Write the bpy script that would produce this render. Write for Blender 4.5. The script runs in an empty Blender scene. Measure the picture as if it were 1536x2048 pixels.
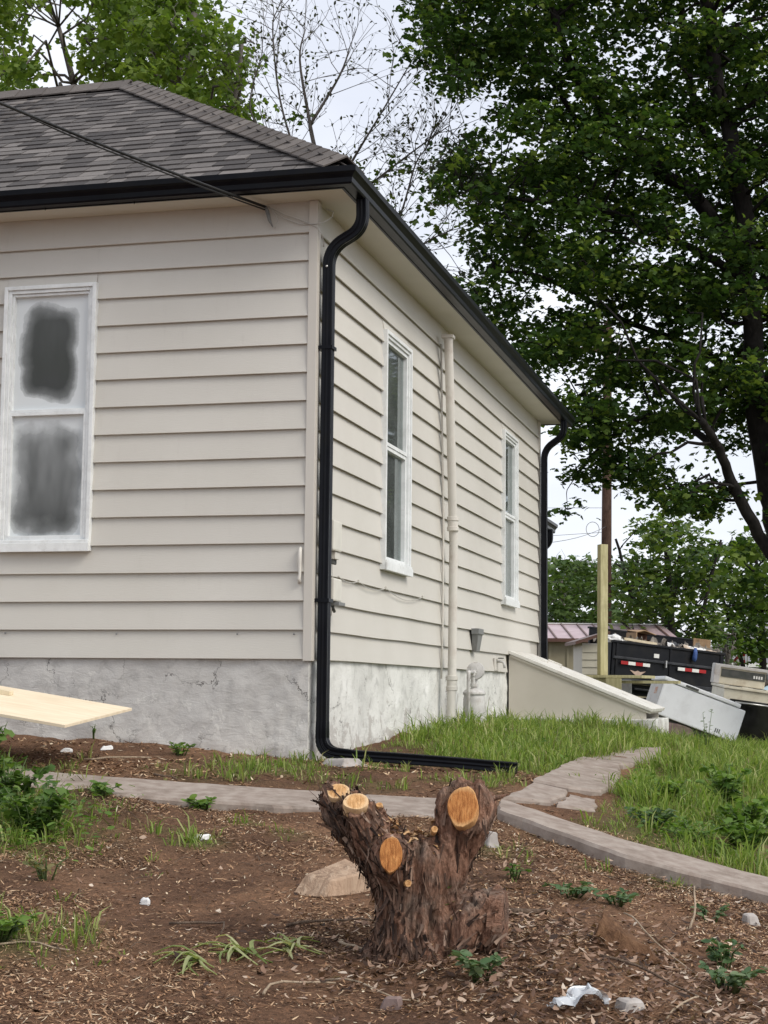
import bpy, bmesh, math, random
import numpy as np
from mathutils import Vector, Matrix, noise as mnoise
R = math.radians
scene = bpy.context.scene
COL = scene.collection
rng = np.random.default_rng(7)
random.seed(7)

# ------------------------------------------------------------------ camera
EYE = 1.6
PITCH, ROLL, FPX = 0.108144, 0.009889, 3259.5
cam_d = bpy.data.cameras.new('camera'); cam = bpy.data.objects.new('camera', cam_d); COL.objects.link(cam)
fw = Vector((0, math.cos(PITCH), math.sin(PITCH))); r0 = Vector((1, 0, 0)); u0 = Vector((0, -math.sin(PITCH), math.cos(PITCH)))
rt = r0 * math.cos(ROLL) + u0 * math.sin(ROLL); up = u0 * math.cos(ROLL) - r0 * math.sin(ROLL)
cam.matrix_world = Matrix(((rt.x, up.x, -fw.x, 0), (rt.y, up.y, -fw.y, 0), (rt.z, up.z, -fw.z, EYE), (0, 0, 0, 1)))
cam_d.sensor_fit = 'VERTICAL'; cam_d.sensor_height = 24.0; cam_d.lens = 24.0 * FPX / 2048
cam_d.clip_start = 0.1; cam_d.clip_end = 1500
scene.camera = cam

# ------------------------------------------------------------------ world: overcast daylight
SUN_EL, SUN_AZ = R(42), R(54)          # azimuth measured from +Y towards +X
world = bpy.data.worlds.new('World'); scene.world = world; world.use_nodes = True
wn, wl = world.node_tree.nodes, world.node_tree.links
bg = wn['Background']
sky = wn.new('ShaderNodeTexSky'); sky.sky_type = 'NISHITA'; sky.sun_disc = False
sky.sun_elevation = SUN_EL; sky.sun_rotation = SUN_AZ
sk = wn.new('ShaderNodeVectorMath'); sk.operation = 'SCALE'; sk.inputs[3].default_value = 0.12
wl.new(sky.outputs[0], sk.inputs[0])
wtc = wn.new('ShaderNodeTexCoord'); wmap = wn.new('ShaderNodeMapping'); wmap.inputs['Scale'].default_value = (1, 1, 2.6)
wno = wn.new('ShaderNodeTexNoise'); wno.inputs['Scale'].default_value = 2.8; wno.inputs['Detail'].default_value = 5; wno.inputs['Roughness'].default_value = .5
wl.new(wtc.outputs['Generated'], wmap.inputs[0]); wl.new(wmap.outputs[0], wno.inputs[0])
wr = wn.new('ShaderNodeValToRGB'); wr.color_ramp.elements[0].position = .36; wr.color_ramp.elements[1].position = .62
wr.color_ramp.elements[0].color = (.68, .71, .79, 1); wr.color_ramp.elements[1].color = (.91, .93, .97, 1)
wl.new(wno.outputs[0], wr.inputs[0])
wm = wn.new('ShaderNodeMix'); wm.data_type = 'RGBA'; wm.inputs[0].default_value = 0.9
wl.new(sk.outputs[0], wm.inputs[6]); wl.new(wr.outputs[0], wm.inputs[7]); wl.new(wm.outputs[2], bg.inputs[0])
bg.inputs[1].default_value = 0.80

sun_d = bpy.data.lights.new('sun', 'SUN'); sun = bpy.data.objects.new('sun', sun_d); COL.objects.link(sun)
sun_d.energy = 1.5; sun_d.angle = R(32); sun_d.color = (1, .94, .84)
sd = Vector((math.cos(SUN_EL) * math.sin(SUN_AZ), math.cos(SUN_EL) * math.cos(SUN_AZ) * -1, math.sin(SUN_EL)))
sky.sun_rotation = math.pi - SUN_AZ
sun.rotation_euler = sd.to_track_quat('Z', 'Y').to_euler()
vs = scene.view_settings
vs.view_transform = 'Standard'; vs.look = 'None'; vs.exposure = 0.70; vs.gamma = 1.0; vs.use_curve_mapping = False
scene.cycles.max_bounces = 8; scene.cycles.transparent_max_bounces = 12
scene.cycles.use_denoising = True

# ------------------------------------------------------------------ helpers
class MB:
    def __init__(s): s.v = []; s.f = []
    def add(s, vs_, fs_):
        b = len(s.v); s.v += [tuple(p) for p in vs_]; s.f += [tuple(i + b for i in f) for f in fs_]
    def box(s, x0, x1, y0, y1, z0, z1, M=None):
        p = [(x0,y0,z0),(x1,y0,z0),(x1,y1,z0),(x0,y1,z0),(x0,y0,z1),(x1,y0,z1),(x1,y1,z1),(x0,y1,z1)]
        if M is not None: p = [M @ Vector(q) for q in p]
        s.add(p, [(0,3,2,1),(4,5,6,7),(0,1,5,4),(1,2,6,5),(2,3,7,6),(3,0,4,7)]); return s
    def sweep(s, path, prof, scales=None, up=(0,0,1), cap=True, twist=0):
        """profile (2-D list) swept along a 3-D path with minimal-rotation frames"""
        P = [Vector(p) for p in path]; n = len(P); m = len(prof)
        T = []
        for i in range(n):
            d = (P[min(i+1,n-1)] - P[max(i-1,0)]); T.append(d.normalized() if d.length > 1e-9 else Vector((0,0,1)))
        a = Vector(up); 
        if abs(a.dot(T[0])) > .95: a = Vector((1,0,0))
        x = (a - T[0]*a.dot(T[0])).normalized(); b0 = len(s.v)
        for i in range(n):
            x = (x - T[i]*x.dot(T[i])).normalized(); y = T[i].cross(x)
            k = scales[i] if scales is not None else 1.0
            for (px, py) in prof: s.v.append(tuple(P[i] + x*(px*k) + y*(py*k)))
        for i in range(n-1):
            for j in range(m):
                j2 = (j+1) % m
                s.f.append((b0+i*m+j, b0+i*m+j2, b0+(i+1)*m+j2, b0+(i+1)*m+j))
        if cap:
            s.f.append(tuple(b0+j for j in reversed(range(m)))); s.f.append(tuple(b0+(n-1)*m+j for j in range(m)))
        return s
    def tube(s, path, r, n=8, cap=True, up=(0,0,1)):
        rr = list(r) if hasattr(r, '__len__') else [r]*len(path)
        return s.sweep(path, [(math.cos(2*math.pi*j/n), math.sin(2*math.pi*j/n)) for j in range(n)], rr, up, cap)
    def lathe(s, prof, n=16, M=None, cap=True):
        b0 = len(s.v); k = len(prof)
        for (r, z) in prof:
            for j in range(n):
                a = 2*math.pi*j/n; p = Vector((r*math.cos(a), r*math.sin(a), z)); s.v.append(tuple(M @ p if M is not None else p))
        for i in range(k-1):
            for j in range(n):
                s.f.append((b0+i*n+j, b0+i*n+(j+1)%n, b0+(i+1)*n+(j+1)%n, b0+(i+1)*n+j))
        if cap:
            s.f.append(tuple(b0+j for j in reversed(range(n)))); s.f.append(tuple(b0+(k-1)*n+j for j in range(n)))
        return s
    def build(s, name, mat, parent=None, smooth=False, bevel=0, recalc=True, angle=None):
        me = bpy.data.meshes.new(name); me.from_pydata(s.v, [], s.f)
        if recalc or bevel:
            bm = bmesh.new(); bm.from_mesh(me)
            if bevel:
                es = [e for e in bm.edges if len(e.link_faces) == 2 and e.calc_face_angle(0) > .6]
                bmesh.ops.bevel(bm, geom=es, offset=bevel, segments=2, profile=.6, affect='EDGES', clamp_overlap=True)
            bmesh.ops.recalc_face_normals(bm, faces=bm.faces); bm.to_mesh(me); bm.free()
        return link(name, me, mat, parent, smooth, angle)

def link(name, me, mat, parent=None, smooth=False, angle=None):
    if mat is not None: me.materials.append(mat)
    if smooth:
        me.polygons.foreach_set('use_smooth', [True]*len(me.polygons))
        if angle: me.set_sharp_from_angle(angle=R(angle))
    o = bpy.data.objects.new(name, me); COL.objects.link(o)
    if parent is not None: o.parent = parent
    return o

def np_mesh(name, verts, idx, k, mat, parent=None, rnd=None, smooth=False):
    """verts (N,3); idx flat list of faces with k corners each; rnd per-vertex random value"""
    me = bpy.data.meshes.new(name); verts = np.asarray(verts, np.float32); idx = np.asarray(idx, np.int32).ravel()
    nf = len(idx)//k
    me.vertices.add(len(verts)); me.vertices.foreach_set('co', verts.ravel())
    me.loops.add(len(idx)); me.loops.foreach_set('vertex_index', idx)
    me.polygons.add(nf); me.polygons.foreach_set('loop_start', np.arange(nf, dtype=np.int32)*k)
    try: me.polygons.foreach_set('loop_total', np.full(nf, k, np.int32))
    except Exception: pass
    me.update(calc_edges=True)
    if rnd is not None:
        at = me.attributes.new('rnd', 'FLOAT', 'POINT'); at.data.foreach_set('value', np.asarray(rnd, np.float32))
    me.validate()
    return link(name, me, mat, parent, smooth)

def tag(o, label, cat=None, group=None, kind=None):
    if label: o['label'] = label
    if cat: o['category'] = cat
    if group: o['group'] = group
    if kind: o['kind'] = kind
    return o
def thing(name, label, cat, loc=(0,0,0), rot=(0,0,0), group=None):
    o = bpy.data.objects.new(name, None); COL.objects.link(o); o.location = loc; o.rotation_euler = rot
    o.empty_display_size = .1
    return tag(o, label, cat, group)
def struct(o): o['kind'] = 'structure'; return o

# ------------------------------------------------------------------ materials
def nodes(name):
    m = bpy.data.materials.new(name); m.use_nodes = True; nt = m.node_tree
    return m, nt.nodes, nt.links, nt.nodes['Principled BSDF']
def noise_tex(n, l, vec, scale, detail=5, rough=.55, dist=0):
    t = n.new('ShaderNodeTexNoise'); t.inputs['Scale'].default_value = scale; t.inputs['Detail'].default_value = detail
    t.inputs['Roughness'].default_value = rough; t.inputs['Distortion'].default_value = dist
    l.new(vec, t.inputs['Vector']); return t
def ramp(n, l, fac, stops):
    r = n.new('ShaderNodeValToRGB'); e = r.color_ramp.elements
    while len(e) < len(stops): e.new(.5)
    for el, (p, c) in zip(e, stops): el.position = p; el.color = (*c, 1) if len(c) == 3 else c
    l.new(fac, r.inputs[0]); return r
def mixc(n, l, fac, a, b, mode='MIX'):
    m = n.new('ShaderNodeMix'); m.data_type = 'RGBA'; m.blend_type = mode
    for sck, v in ((m.inputs[0], fac), (m.inputs[6], a), (m.inputs[7], b)):
        if hasattr(v, 'links'): l.new(v, sck)
        elif isinstance(v, (int, float)): sck.default_value = v
        else: sck.default_value = (*v, 1)
    return m.outputs[2]
def math_n(n, l, op, a, b=None, clamp=False):
    m = n.new('ShaderNodeMath'); m.operation = op; m.use_clamp = clamp
    for sck, v in ((m.inputs[0], a), (m.inputs[1], b)):
        if v is None: continue
        if hasattr(v, 'links'): l.new(v, sck)
        else: sck.default_value = v
    return m.outputs[0]
def bumpn(n, l, h, strength, dist, p):
    b = n.new('ShaderNodeBump'); b.inputs['Strength'].default_value = strength; b.inputs['Distance'].default_value = dist
    l.new(h, b.inputs['Height']); l.new(b.outputs[0], p.inputs['Normal']); return b
def coords(n, l, stretch=(1,1,1), kind='Object'):
    tc = n.new('ShaderNodeTexCoord'); mp = n.new('ShaderNodeMapping'); mp.inputs['Scale'].default_value = stretch
    l.new(tc.outputs[kind], mp.inputs[0]); return mp.outputs[0]
def pmat(name, c1, c2=None, rough=.6, scale=6, bump=0, bscale=60, bdist=.003, stretch=(1,1,1), spec=.35, metal=0, dirt=None, dscale=2.5, lo=.35, hi=.65, coat=0, rvar=.12):
    m, n, l, p = nodes(name); v = coords(n, l, stretch)
    c2 = c2 or tuple(min(1, x*1.18) for x in c1)
    t = noise_tex(n, l, v, scale); col = ramp(n, l, t.outputs[0], [(lo, c1), (hi, c2)]).outputs[0]
    if dirt:
        v2 = coords(n, l); t2 = noise_tex(n, l, v2, dscale, 7, .65); f = ramp(n, l, t2.outputs[0], [(.5, (0,0,0)), (.72, (1,1,1))]).outputs[0]
        col = mixc(n, l, math_n(n, l, 'MULTIPLY', f, .7), col, dirt)
    l.new(col, p.inputs['Base Color'])
    p.inputs['Roughness'].default_value = rough; p.inputs['Specular IOR Level'].default_value = spec; p.inputs['Metallic'].default_value = metal
    if coat: p.inputs['Coat Weight'].default_value = coat
    if rvar:
        l.new(math_n(n, l, 'ADD', math_n(n, l, 'MULTIPLY', t.outputs[0], rvar), rough - rvar*.5), p.inputs['Roughness'])
    if bump:
        t3 = noise_tex(n, l, v, bscale, 6, .6); bumpn(n, l, t3.outputs[0], bump, bdist, p)
    return m
def rndmat(name, stops, rough=.7, trans=0, spec=.3, bump=0):
    """colour picked by the per-piece random attribute (plus the object's own random number)"""
    m, n, l, p = nodes(name)
    a = n.new('ShaderNodeAttribute'); a.attribute_name = 'rnd'; oi = n.new('ShaderNodeObjectInfo')
    f = math_n(n, l, 'FRACT', math_n(n, l, 'ADD', a.outputs['Fac'], oi.outputs['Random']))
    col = ramp(n, l, f, stops).outputs[0]
    v = coords(n, l); t = noise_tex(n, l, v, 30); col = mixc(n, l, .35, col, ramp(n, l, t.outputs[0], [(.3, (.45,.45,.45)), (.7, (1,1,1))]).outputs[0], 'MULTIPLY')
    l.new(col, p.inputs['Base Color']); p.inputs['Roughness'].default_value = rough; p.inputs['Specular IOR Level'].default_value = spec
    if bump: bumpn(n, l, noise_tex(n, l, v, 250).outputs[0], bump, .002, p)
    if trans:
        tr = n.new('ShaderNodeBsdfTranslucent'); l.new(mixc(n, l, 1.0, col, (1.1,1.2,.55), 'MULTIPLY'), tr.inputs[0])
        mx = n.new('ShaderNodeMixShader'); mx.inputs[0].default_value = trans
        l.new(p.outputs[0], mx.inputs[1]); l.new(tr.outputs[0], mx.inputs[2]); l.new(mx.outputs[0], n['Material Output'].inputs[0])
    return m

M = {}
# lap siding: embossed wood grain, running along the board (objects are in house space: grain along X and Y, fine in Z)
def siding_mat():
    m, n, l, p = nodes('painted_siding')
    v = coords(n, l, (3, 3, 60)); g = noise_tex(n, l, v, 5, 6, .6, .6)
    v2 = coords(n, l, (1, 1, 1)); big = noise_tex(n, l, v2, .9, 4)
    oi = n.new('ShaderNodeObjectInfo')
    base = ramp(n, l, big.outputs[0], [(.3, (.555, .532, .482)), (.7, (.61, .588, .540))]).outputs[0]
    var = ramp(n, l, oi.outputs['Random'], [(0, (.955, .955, .96)), (1, (1.0, 1.0, 1.0))]).outputs[0]
    col = mixc(n, l, 1.0, base, var, 'MULTIPLY')
    st = noise_tex(n, l, coords(n, l, (5, 5, .7)), 3, 6, .7)
    col = mixc(n, l, math_n(n, l, 'MULTIPLY', ramp(n, l, st.outputs[0], [(.58, (0,0,0)), (.8, (1,1,1))]).outputs[0], .22), col, (.40, .37, .33))
    l.new(col, p.inputs['Base Color']); p.inputs['Roughness'].default_value = .55; p.inputs['Specular IOR Level'].default_value = .3
    bumpn(n, l, g.outputs[0], .35, .004, p); return m
M['siding'] = siding_mat()
M['trim'] = pmat('beige_trim_paint', (.54,.51,.46), (.60,.57,.52), .5, 3, .15, 60, .002, (1,1,.1))
M['soffit'] = pmat('soffit_paint', (.62,.595,.53), (.67,.645,.58), .6, 2, .1, 40, .002)
M['black'] = pmat('black_gutter_enamel', (.004,.0045,.007), (.007,.008,.011), .30, 4, 0, spec=.12, dirt=(.008,.008,.008), dscale=6)
M['white'] = pmat('white_window_paint', (.70,.72,.72), (.80,.82,.82), .4, 8, .1, 80, .001, dirt=(.58,.59,.58), dscale=14)
M['whitepipe'] = pmat('painted_pipe', (.58,.56,.51), (.66,.63,.58), .5, 5, .15, 50, .002, dirt=(.42,.37,.32), dscale=5)
M['meter'] = pmat('grey_meter_paint', (.46,.45,.435), (.58,.57,.55), .5, 9, .1, 50, .001, dirt=(.25,.2,.16), dscale=12)
M['plastic_dark'] = pmat('dark_grey_plastic', (.06,.065,.06), (.10,.10,.095), .45, 10)
M['grey_metal'] = pmat('weathered_grey_metal', (.16,.165,.165), (.24,.245,.24), .5, 8, .1, 40, .001, dirt=(.10,.08,.07))
M['box_plastic'] = pmat('beige_box_plastic', (.58,.56,.50), (.66,.64,.57), .45, 6)
M['galv'] = pmat('bright_metal', (.45,.45,.45), (.6,.6,.6), .35, 20, metal=.8)
M['wire'] = pmat('black_cable', (.012,.012,.013), (.02,.02,.02), .5, 10)
M['wire_white'] = pmat('pale_wire', (.42,.41,.38), (.55,.53,.5), .5, 10)

def stucco(name, c1, c2, c3, flake):
    """old parging: trowel sweeps, hairline cracks, flaked patches low down and near the corner, soil splash"""
    m, n, l, p = nodes(name); v = coords(n, l)
    a = noise_tex(n, l, v, 1.8, 8, .62); b = noise_tex(n, l, v, 8, 7, .68, .6); tw_ = noise_tex(n, l, coords(n, l, (1.6, 1.6, 4.5)), 5, 4, .55, 1.6)
    col = ramp(n, l, a.outputs[0], [(.3, c1), (.52, c2), (.72, c3)]).outputs[0]
    col = mixc(n, l, math_n(n, l, 'MULTIPLY', ramp(n, l, b.outputs[0], [(.52, (0,0,0)), (.64, (1,1,1))]).outputs[0], .45), col, tuple(x*.66 for x in c1))
    vz = n.new('ShaderNodeSeparateXYZ'); l.new(v, vz.inputs[0])
    lowf = math_n(n, l, 'SUBTRACT', 1.55, vz.outputs[2])
    fk = ramp(n, l, math_n(n, l, 'ADD', math_n(n, l, 'MULTIPLY', lowf, .32), noise_tex(n, l, v, 5, 8, .72, .3).outputs[0]), [(.60, (0,0,0)), (.635, (1,1,1))]).outputs[0]
    col = mixc(n, l, math_n(n, l, 'MULTIPLY', fk, .8), col, flake)
    wv = n.new('ShaderNodeVectorMath'); wv.operation = 'ADD'; sc = n.new('ShaderNodeVectorMath'); sc.operation = 'SCALE'; sc.inputs[3].default_value = .5; l.new(noise_tex(n, l, v, 3, 5, .7).outputs['Color'], sc.inputs[0]); l.new(v, wv.inputs[0]); l.new(sc.outputs[0], wv.inputs[1])
    vo = n.new('ShaderNodeTexVoronoi'); vo.feature = 'DISTANCE_TO_EDGE'; vo.inputs['Scale'].default_value = 1.7; l.new(wv.outputs[0], vo.inputs['Vector'])
    ck = math_n(n, l, 'MULTIPLY', ramp(n, l, vo.outputs['Distance'], [(.0, (1,1,1)), (.012, (0,0,0))]).outputs[0], ramp(n, l, noise_tex(n, l, v, 2.2, 3).outputs[0], [(.48, (0,0,0)), (.58, (1,1,1))]).outputs[0])
    col = mixc(n, l, math_n(n, l, 'MULTIPLY', ck, .85), col, (.06,.055,.05))
    w = math_n(n, l, 'ADD', math_n(n, l, 'MULTIPLY', b.outputs[0], .30), math_n(n, l, 'SUBTRACT', 1.10, vz.outputs[2]))
    col = mixc(n, l, math_n(n, l, 'MULTIPLY', w, 1.1, True), col, (.24, .20, .165))     # splashed soil
    l.new(col, p.inputs['Base Color']); p.inputs['Roughness'].default_value = .85; p.inputs['Specular IOR Level'].default_value = .2
    h = math_n(n, l, 'ADD', math_n(n, l, 'MULTIPLY', tw_.outputs[0], 1.3), math_n(n, l, 'ADD', noise_tex(n, l, v, 55, 6, .7).outputs[0], math_n(n, l, 'SUBTRACT', math_n(n, l, 'MULTIPLY', fk, .5), math_n(n, l, 'MULTIPLY', ck, .8))))
    bumpn(n, l, h, .36, .009, p); return m
M['stucco_front'] = stucco('grey_parging', (.48,.465,.445), (.56,.545,.52), (.63,.615,.585), (.64,.625,.59))
M['stucco_side'] = stucco('whitewashed_parging', (.54,.54,.515), (.67,.67,.64), (.76,.76,.735), (.42,.40,.375))
M['shingle'] = rndmat('asphalt_shingle', [(0,(.060,.055,.055)),(.35,(.098,.090,.088)),(.7,(.132,.121,.117)),(1,(.19,.174,.167))], .9, bump=.6, spec=.2)
M['shingle_base'] = pmat('roof_underlay', (.05,.046,.046), (.08,.073,.072), .9, 20)
M['cap'] = rndmat('hip_cap_shingle', [(0,(.10,.088,.083)),(.5,(.135,.12,.112)),(1,(.175,.155,.143))], .9, bump=.6, spec=.2)

M['concrete'] = pmat('path_concrete', (.25,.20,.17), (.35,.30,.262), .9, 12, .35, 70, .006, spec=.2, dirt=(.16,.125,.10), dscale=5)

# ------------------------------------------------------------------ terrain
CX, CY, YAW = -0.4947, 11.3732, 0.25664
TX, TY, SX, SY = -math.cos(YAW), math.sin(YAW), math.sin(YAW), math.cos(YAW)
def to_uv(x, y): return (x-CX)*TX + (y-CY)*TY, (x-CX)*SX + (y-CY)*SY     # u: left along the front wall, v: back along the side wall
def to_xy(u, v): return CX + TX*u + SX*v, CY + TY*u + SY*v
_H = np.random.default_rng(11).random((256, 256))
def vn(x, y, s=1.0, o=0.0):
    x = np.asarray(x, float)*s + o + 57.3; y = np.asarray(y, float)*s + o*1.7 + 31.9
    xi = np.floor(x).astype(int); yi = np.floor(y).astype(int); fx = x-xi; fy = y-yi
    fx = fx*fx*(3-2*fx); fy = fy*fy*(3-2*fy)
    g = lambda a, b: _H[a % 256, b % 256]
    return (g(xi,yi)*(1-fx)+g(xi+1,yi)*fx)*(1-fy) + (g(xi,yi+1)*(1-fx)+g(xi+1,yi+1)*fx)*fy
def sm(x, a, b):
    k = np.clip((np.asarray(x, float)-a)/(b-a), 0, 1); return k*k*(3-2*k)
_PY = [-50, 0, 5, 9, 11.3, 14, 16, 19.5, 22.5, 26, 36, 60, 400]; _PZ = [-.6, 0, .45, .86, 1.08, 1.22, 1.27, 1.27, .9, .84, .6, .1, -.5]
def G0(x, y):
    x = np.asarray(x, float); y = np.asarray(y, float)
    z = np.interp(y, _PY, _PZ)
    z = z + .05*np.clip(-x, 0, 6)*(1-sm(y, 13, 20))
    k = .2*(1-.42*sm(y, 10.5, 14))*(1-sm(y, 20, 23.5)); xx = np.clip(np.minimum(x, 7)-.5, 0, None)
    u, v = to_uv(x, y)
    return z - k*(xx*xx/(xx+.5)) + .15*np.exp(-((u+1.1)/.75)**2-((v-7.5)/1.1)**2)
def G(x, y):
    n = (vn(x, y, 1.3)-.5)*.05 + (vn(x, y, 4.5, 3)-.5)*.03 + (vn(x, y, 14, 7)-.5)*.014
    d = np.exp(-(((np.asarray(x)-.75)/.55)**2 + ((np.asarray(y)-6.2)/.5)**2))*.05      # litter heap beside the stump
    return G0(x, y) + n + d
def gz(x, y): return float(G(x, y))

def grass_density(x, y):
    x = np.asarray(x, float); y = np.asarray(y, float); u, v = to_uv(x, y)
    nz = vn(x, y, 2.2, 5)*.6 + vn(x, y, 6, 9)*.4
    bl = lambda cx, cy, r: np.exp(-((x-cx)**2+(y-cy)**2)/(r*r))
    w = (nz-.5)*.5
    walk_l = np.interp(v, [-1.2, 0, 1.2, 1.9, 4, 4.9], [-1.5, -1.62, -1.70, -1.73, -1.95, -2.3])
    walk_r = np.interp(v, [-1.2, 0, 1.2, 2.1, 4, 4.9], [-2.0, -2.08, -2.05, -2.0, -2.15, -2.0])
    d = np.zeros_like(x)
    a = sm(u, walk_l-.02+w*.2, walk_l+.12+w*.2)*(1-sm(u, -.16, -.02))*sm(v+w, .1, .7)*(1-sm(v, 7.4, 7.8)*sm(u, -1.72, -1.62))
    a = a*(.5+.5*sm(nz, .3, .55))
    a = a*(1-(1-sm(v+w, 1.3, 2.4))*sm(u, -.75, -.45)*.85)
    d = np.maximum(d, a)
    d = np.maximum(d, .33*sm(u, -1.6, -1.3)*(1-sm(u, .1, .5))*sm(v+w, -1.25, -.6)*(1-sm(v, .0, .25))*sm(nz, .35, .6))
    b = (1-sm(u, walk_r-.12+w*.3, walk_r+.02+w*.3))*sm(v+w*.8, -1.9, -1.4)
    bare = np.exp(-((u+2.0)/.42)**2-((v+.75)/.75)**2)
    d = np.maximum(d, b*(1-.8*bare)*(.45+.55*sm(nz, .3, .55)))
    d = np.maximum(d, .9*bl(-.80, 10.66, .34)*sm(nz, .25, .5)); d = np.maximum(d, .35*bl(-.2, 10.75, .5)*sm(nz, .35, .6))
    d = np.maximum(d, .9*bl(-1.85, 8.2, .42)); d = np.maximum(d, .8*bl(-1.95, 8.9, .4)); d = np.maximum(d, .9*bl(-2.4, 10.0, .4))
    d = np.maximum(d, .85*bl(-1.42, 6.25, .26)); d = np.maximum(d, .4*bl(-1.55, 7.3, .3)*sm(nz, .4, .6))
    for cx, cy, r, k in ((-.93,8.32,.13,.9),(-.70,8.85,.1,.6),(1.47,8.34,.14,.9),(.56,8.40,.14,.6),(-1.15,8.55,.09,.4),(-.45,8.6,.12,.3),(1.05,8.3,.1,.4),(-1.2,10.3,.25,.35),(.95,8.95,.16,.35)):
        d = np.maximum(d, k*bl(cx, cy, r))
    d = np.maximum(d, sm(v, 8.5, 10)*sm(-u, -1, .5)); d = np.maximum(d, sm(y, 20.5, 22)*.8)
    d = np.maximum(d, .03*sm(nz, .6, .75)*sm(y, 7, 9))
    inside = (u > -.02) & (v > 0) & (v < 12) & (u < 9)
    return np.where(inside, 0, d)

def ground_mat():
    m, n, l, p = nodes('bare_soil_and_turf'); v = coords(n, l)
    a = noise_tex(n, l, v, 1.4, 8, .6); b = noise_tex(n, l, v, 34, 6, .7); c = noise_tex(n, l, v, 110, 4, .7)
    soil = ramp(n, l, a.outputs[0], [(.30, (.075,.040,.026)), (.46, (.160,.090,.056)), (.7, (.28,.162,.098))]).outputs[0]
    soil = mixc(n, l, .75, soil, ramp(n, l, b.outputs[0], [(.3, (.35,.33,.32)), (.55, (.95,.95,.95)), (.75, (1.7,1.5,1.3))]).outputs[0], 'MULTIPLY')
    soil = mixc(n, l, .6, soil, ramp(n, l, c.outputs[0], [(.3, (.4,.38,.36)), (.55, (1,1,1)), (.8, (2.0,1.75,1.4))]).outputs[0], 'MULTIPLY')
    turf = ramp(n, l, b.outputs[0], [(.3, (.075,.080,.028)), (.7, (.17,.17,.07))]).outputs[0]
    at = n.new('ShaderNodeAttribute'); at.attribute_name = 'grass'
    f = math_n(n, l, 'MULTIPLY', at.outputs['Fac'], .9, True)
    col = mixc(n, l, f, soil, turf)
    l.new(col, p.inputs['Base Color']); p.inputs['Roughness'].default_value = .95; p.inputs['Specular IOR Level'].default_value = .15
    bumpn(n, l, math_n(n, l, 'ADD', b.outputs[0], math_n(n, l, 'MULTIPLY', c.outputs[0], .6)), .9, .02, p); return m
M['ground'] = ground_mat()
def axis(parts):
    out = []
    for a, b, s in parts: out.append(np.arange(a, b-1e-6, s))
    out.append([parts[-1][1]]); return np.concatenate(out)
gx = axis([(-300,-30,45),(-30,-8,2.2),(-8,-3,.25),(-3,3.4,.035),(3.4,8,.12),(8,30,1.1),(30,300,45)])
gy = axis([(-60,0,10),(0,4.6,.5),(4.6,12,.035),(12,20,.09),(20,30,.4),(30,80,2.5),(80,420,40)])
X, Y = np.meshgrid(gx, gy); Z = G(X, Y); nx, ny = len(gx), len(gy)
ii = (np.arange(ny-1)[:, None]*nx + np.arange(nx-1)[None, :]).ravel()
ground = np_mesh('ground', np.stack([X, Y, Z], -1).reshape(-1, 3), np.stack([ii, ii+1, ii+nx+1, ii+nx], -1), 4, M['ground'], smooth=True)
at = ground.data.attributes.new('grass', 'FLOAT', 'POINT'); at.data.foreach_set('value', grass_density(X, Y).ravel().astype(np.float32))
struct(ground)

# ------------------------------------------------------------------ concrete walks: each cast slab is a piece
def slab(poly, top, thick, parent, seed, rough=.012, tilt=(0,0)):
    """slab from an outline; outline edges are subdivided, chipped and the rim is rounded over"""
    rr = random.Random(seed); P = []
    n = len(poly)
    for i in range(n):
        a, b = Vector(poly[i]), Vector(poly[(i+1) % n]); k = max(2, int((b-a).length/.06))
        for j in range(k):
            q = a.lerp(b, j/k); c = (vn(q.x, q.y, 9, seed)-.5)*rough*3
            P.append(Vector((q.x + c, q.y + (vn(q.x, q.y, 11, seed+4)-.5)*rough*3)))
    cen = sum(P, Vector((0,0)))/len(P)
    zz = [float(G0(*poly[i]))+top for i in range(n)]
    A = np.array([[p[0], p[1], 1] for p in poly]); co = np.linalg.lstsq(A, np.array(zz), rcond=None)[0]
    zf = lambda q: float(co[0]*q.x + co[1]*q.y + co[2])
    mb = MB(); m = len(P); ring = []
    for (s_, dz) in ((0, -thick), (0, -.016), (.014, 0)):
        for q in P:
            d = (cen-q).normalized(); w = q + d*s_; ring.append((w.x, w.y, zf(q)+dz + ((vn(q.x, q.y, 6, seed+2)-.5)*.012 if dz < -.02 else 0)))
    fs = []
    for r_ in range(2):
        for j in range(m): fs.append((r_*m+j, r_*m+(j+1) % m, (r_+1)*m+(j+1) % m, (r_+1)*m+j))
    fs.append(tuple(2*m+j for j in range(m))); mb.add(ring, fs)
    return mb.build('slab', M['concrete'], parent, recalc=True)
walk = struct(thing('front_walk', 'long narrow concrete walk crossing in front of the house and stump', None))
slab([(-2.33,9.96),(-1.29,9.86),(-.318,9.82),(-.299,9.24),(-1.214,9.26),(-2.15,9.38)], .035, .14, walk, 1)
slab([(-.285,9.82),(.347,9.76),(.66,9.66),(.62,9.14),(.299,9.14),(-.27,9.23)], .03, .14, walk, 2)
slab([(.69,9.62),(1.316,8.95),(2.017,8.66),(2.9,8.40),(2.8,7.90),(1.909,8.16),(1.247,8.44),(.65,9.16)], .06, .2, walk, 3)
swalk = struct(thing('side_walk', 'broken concrete walk leading back along the side of the house', None))
slab([(.732,9.88),(.987,10.70),(1.211,10.62),(1.03,10.02)], .035, .1, swalk, 5)
slab([(1.05,9.97),(1.215,10.54),(1.37,10.52),(1.30,10.1)], .02, .1, swalk, 6)
slab([(.984,10.74),(1.527,12.64),(1.824,12.6),(1.611,11.3),(1.434,10.72),(1.206,10.66)], .05, .1, swalk, 7)
slab([(1.56,12.72),(2.25,14.72),(2.60,15.2),(2.322,13.56),(1.858,12.66)], .03, .1, swalk, 8)

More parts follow.
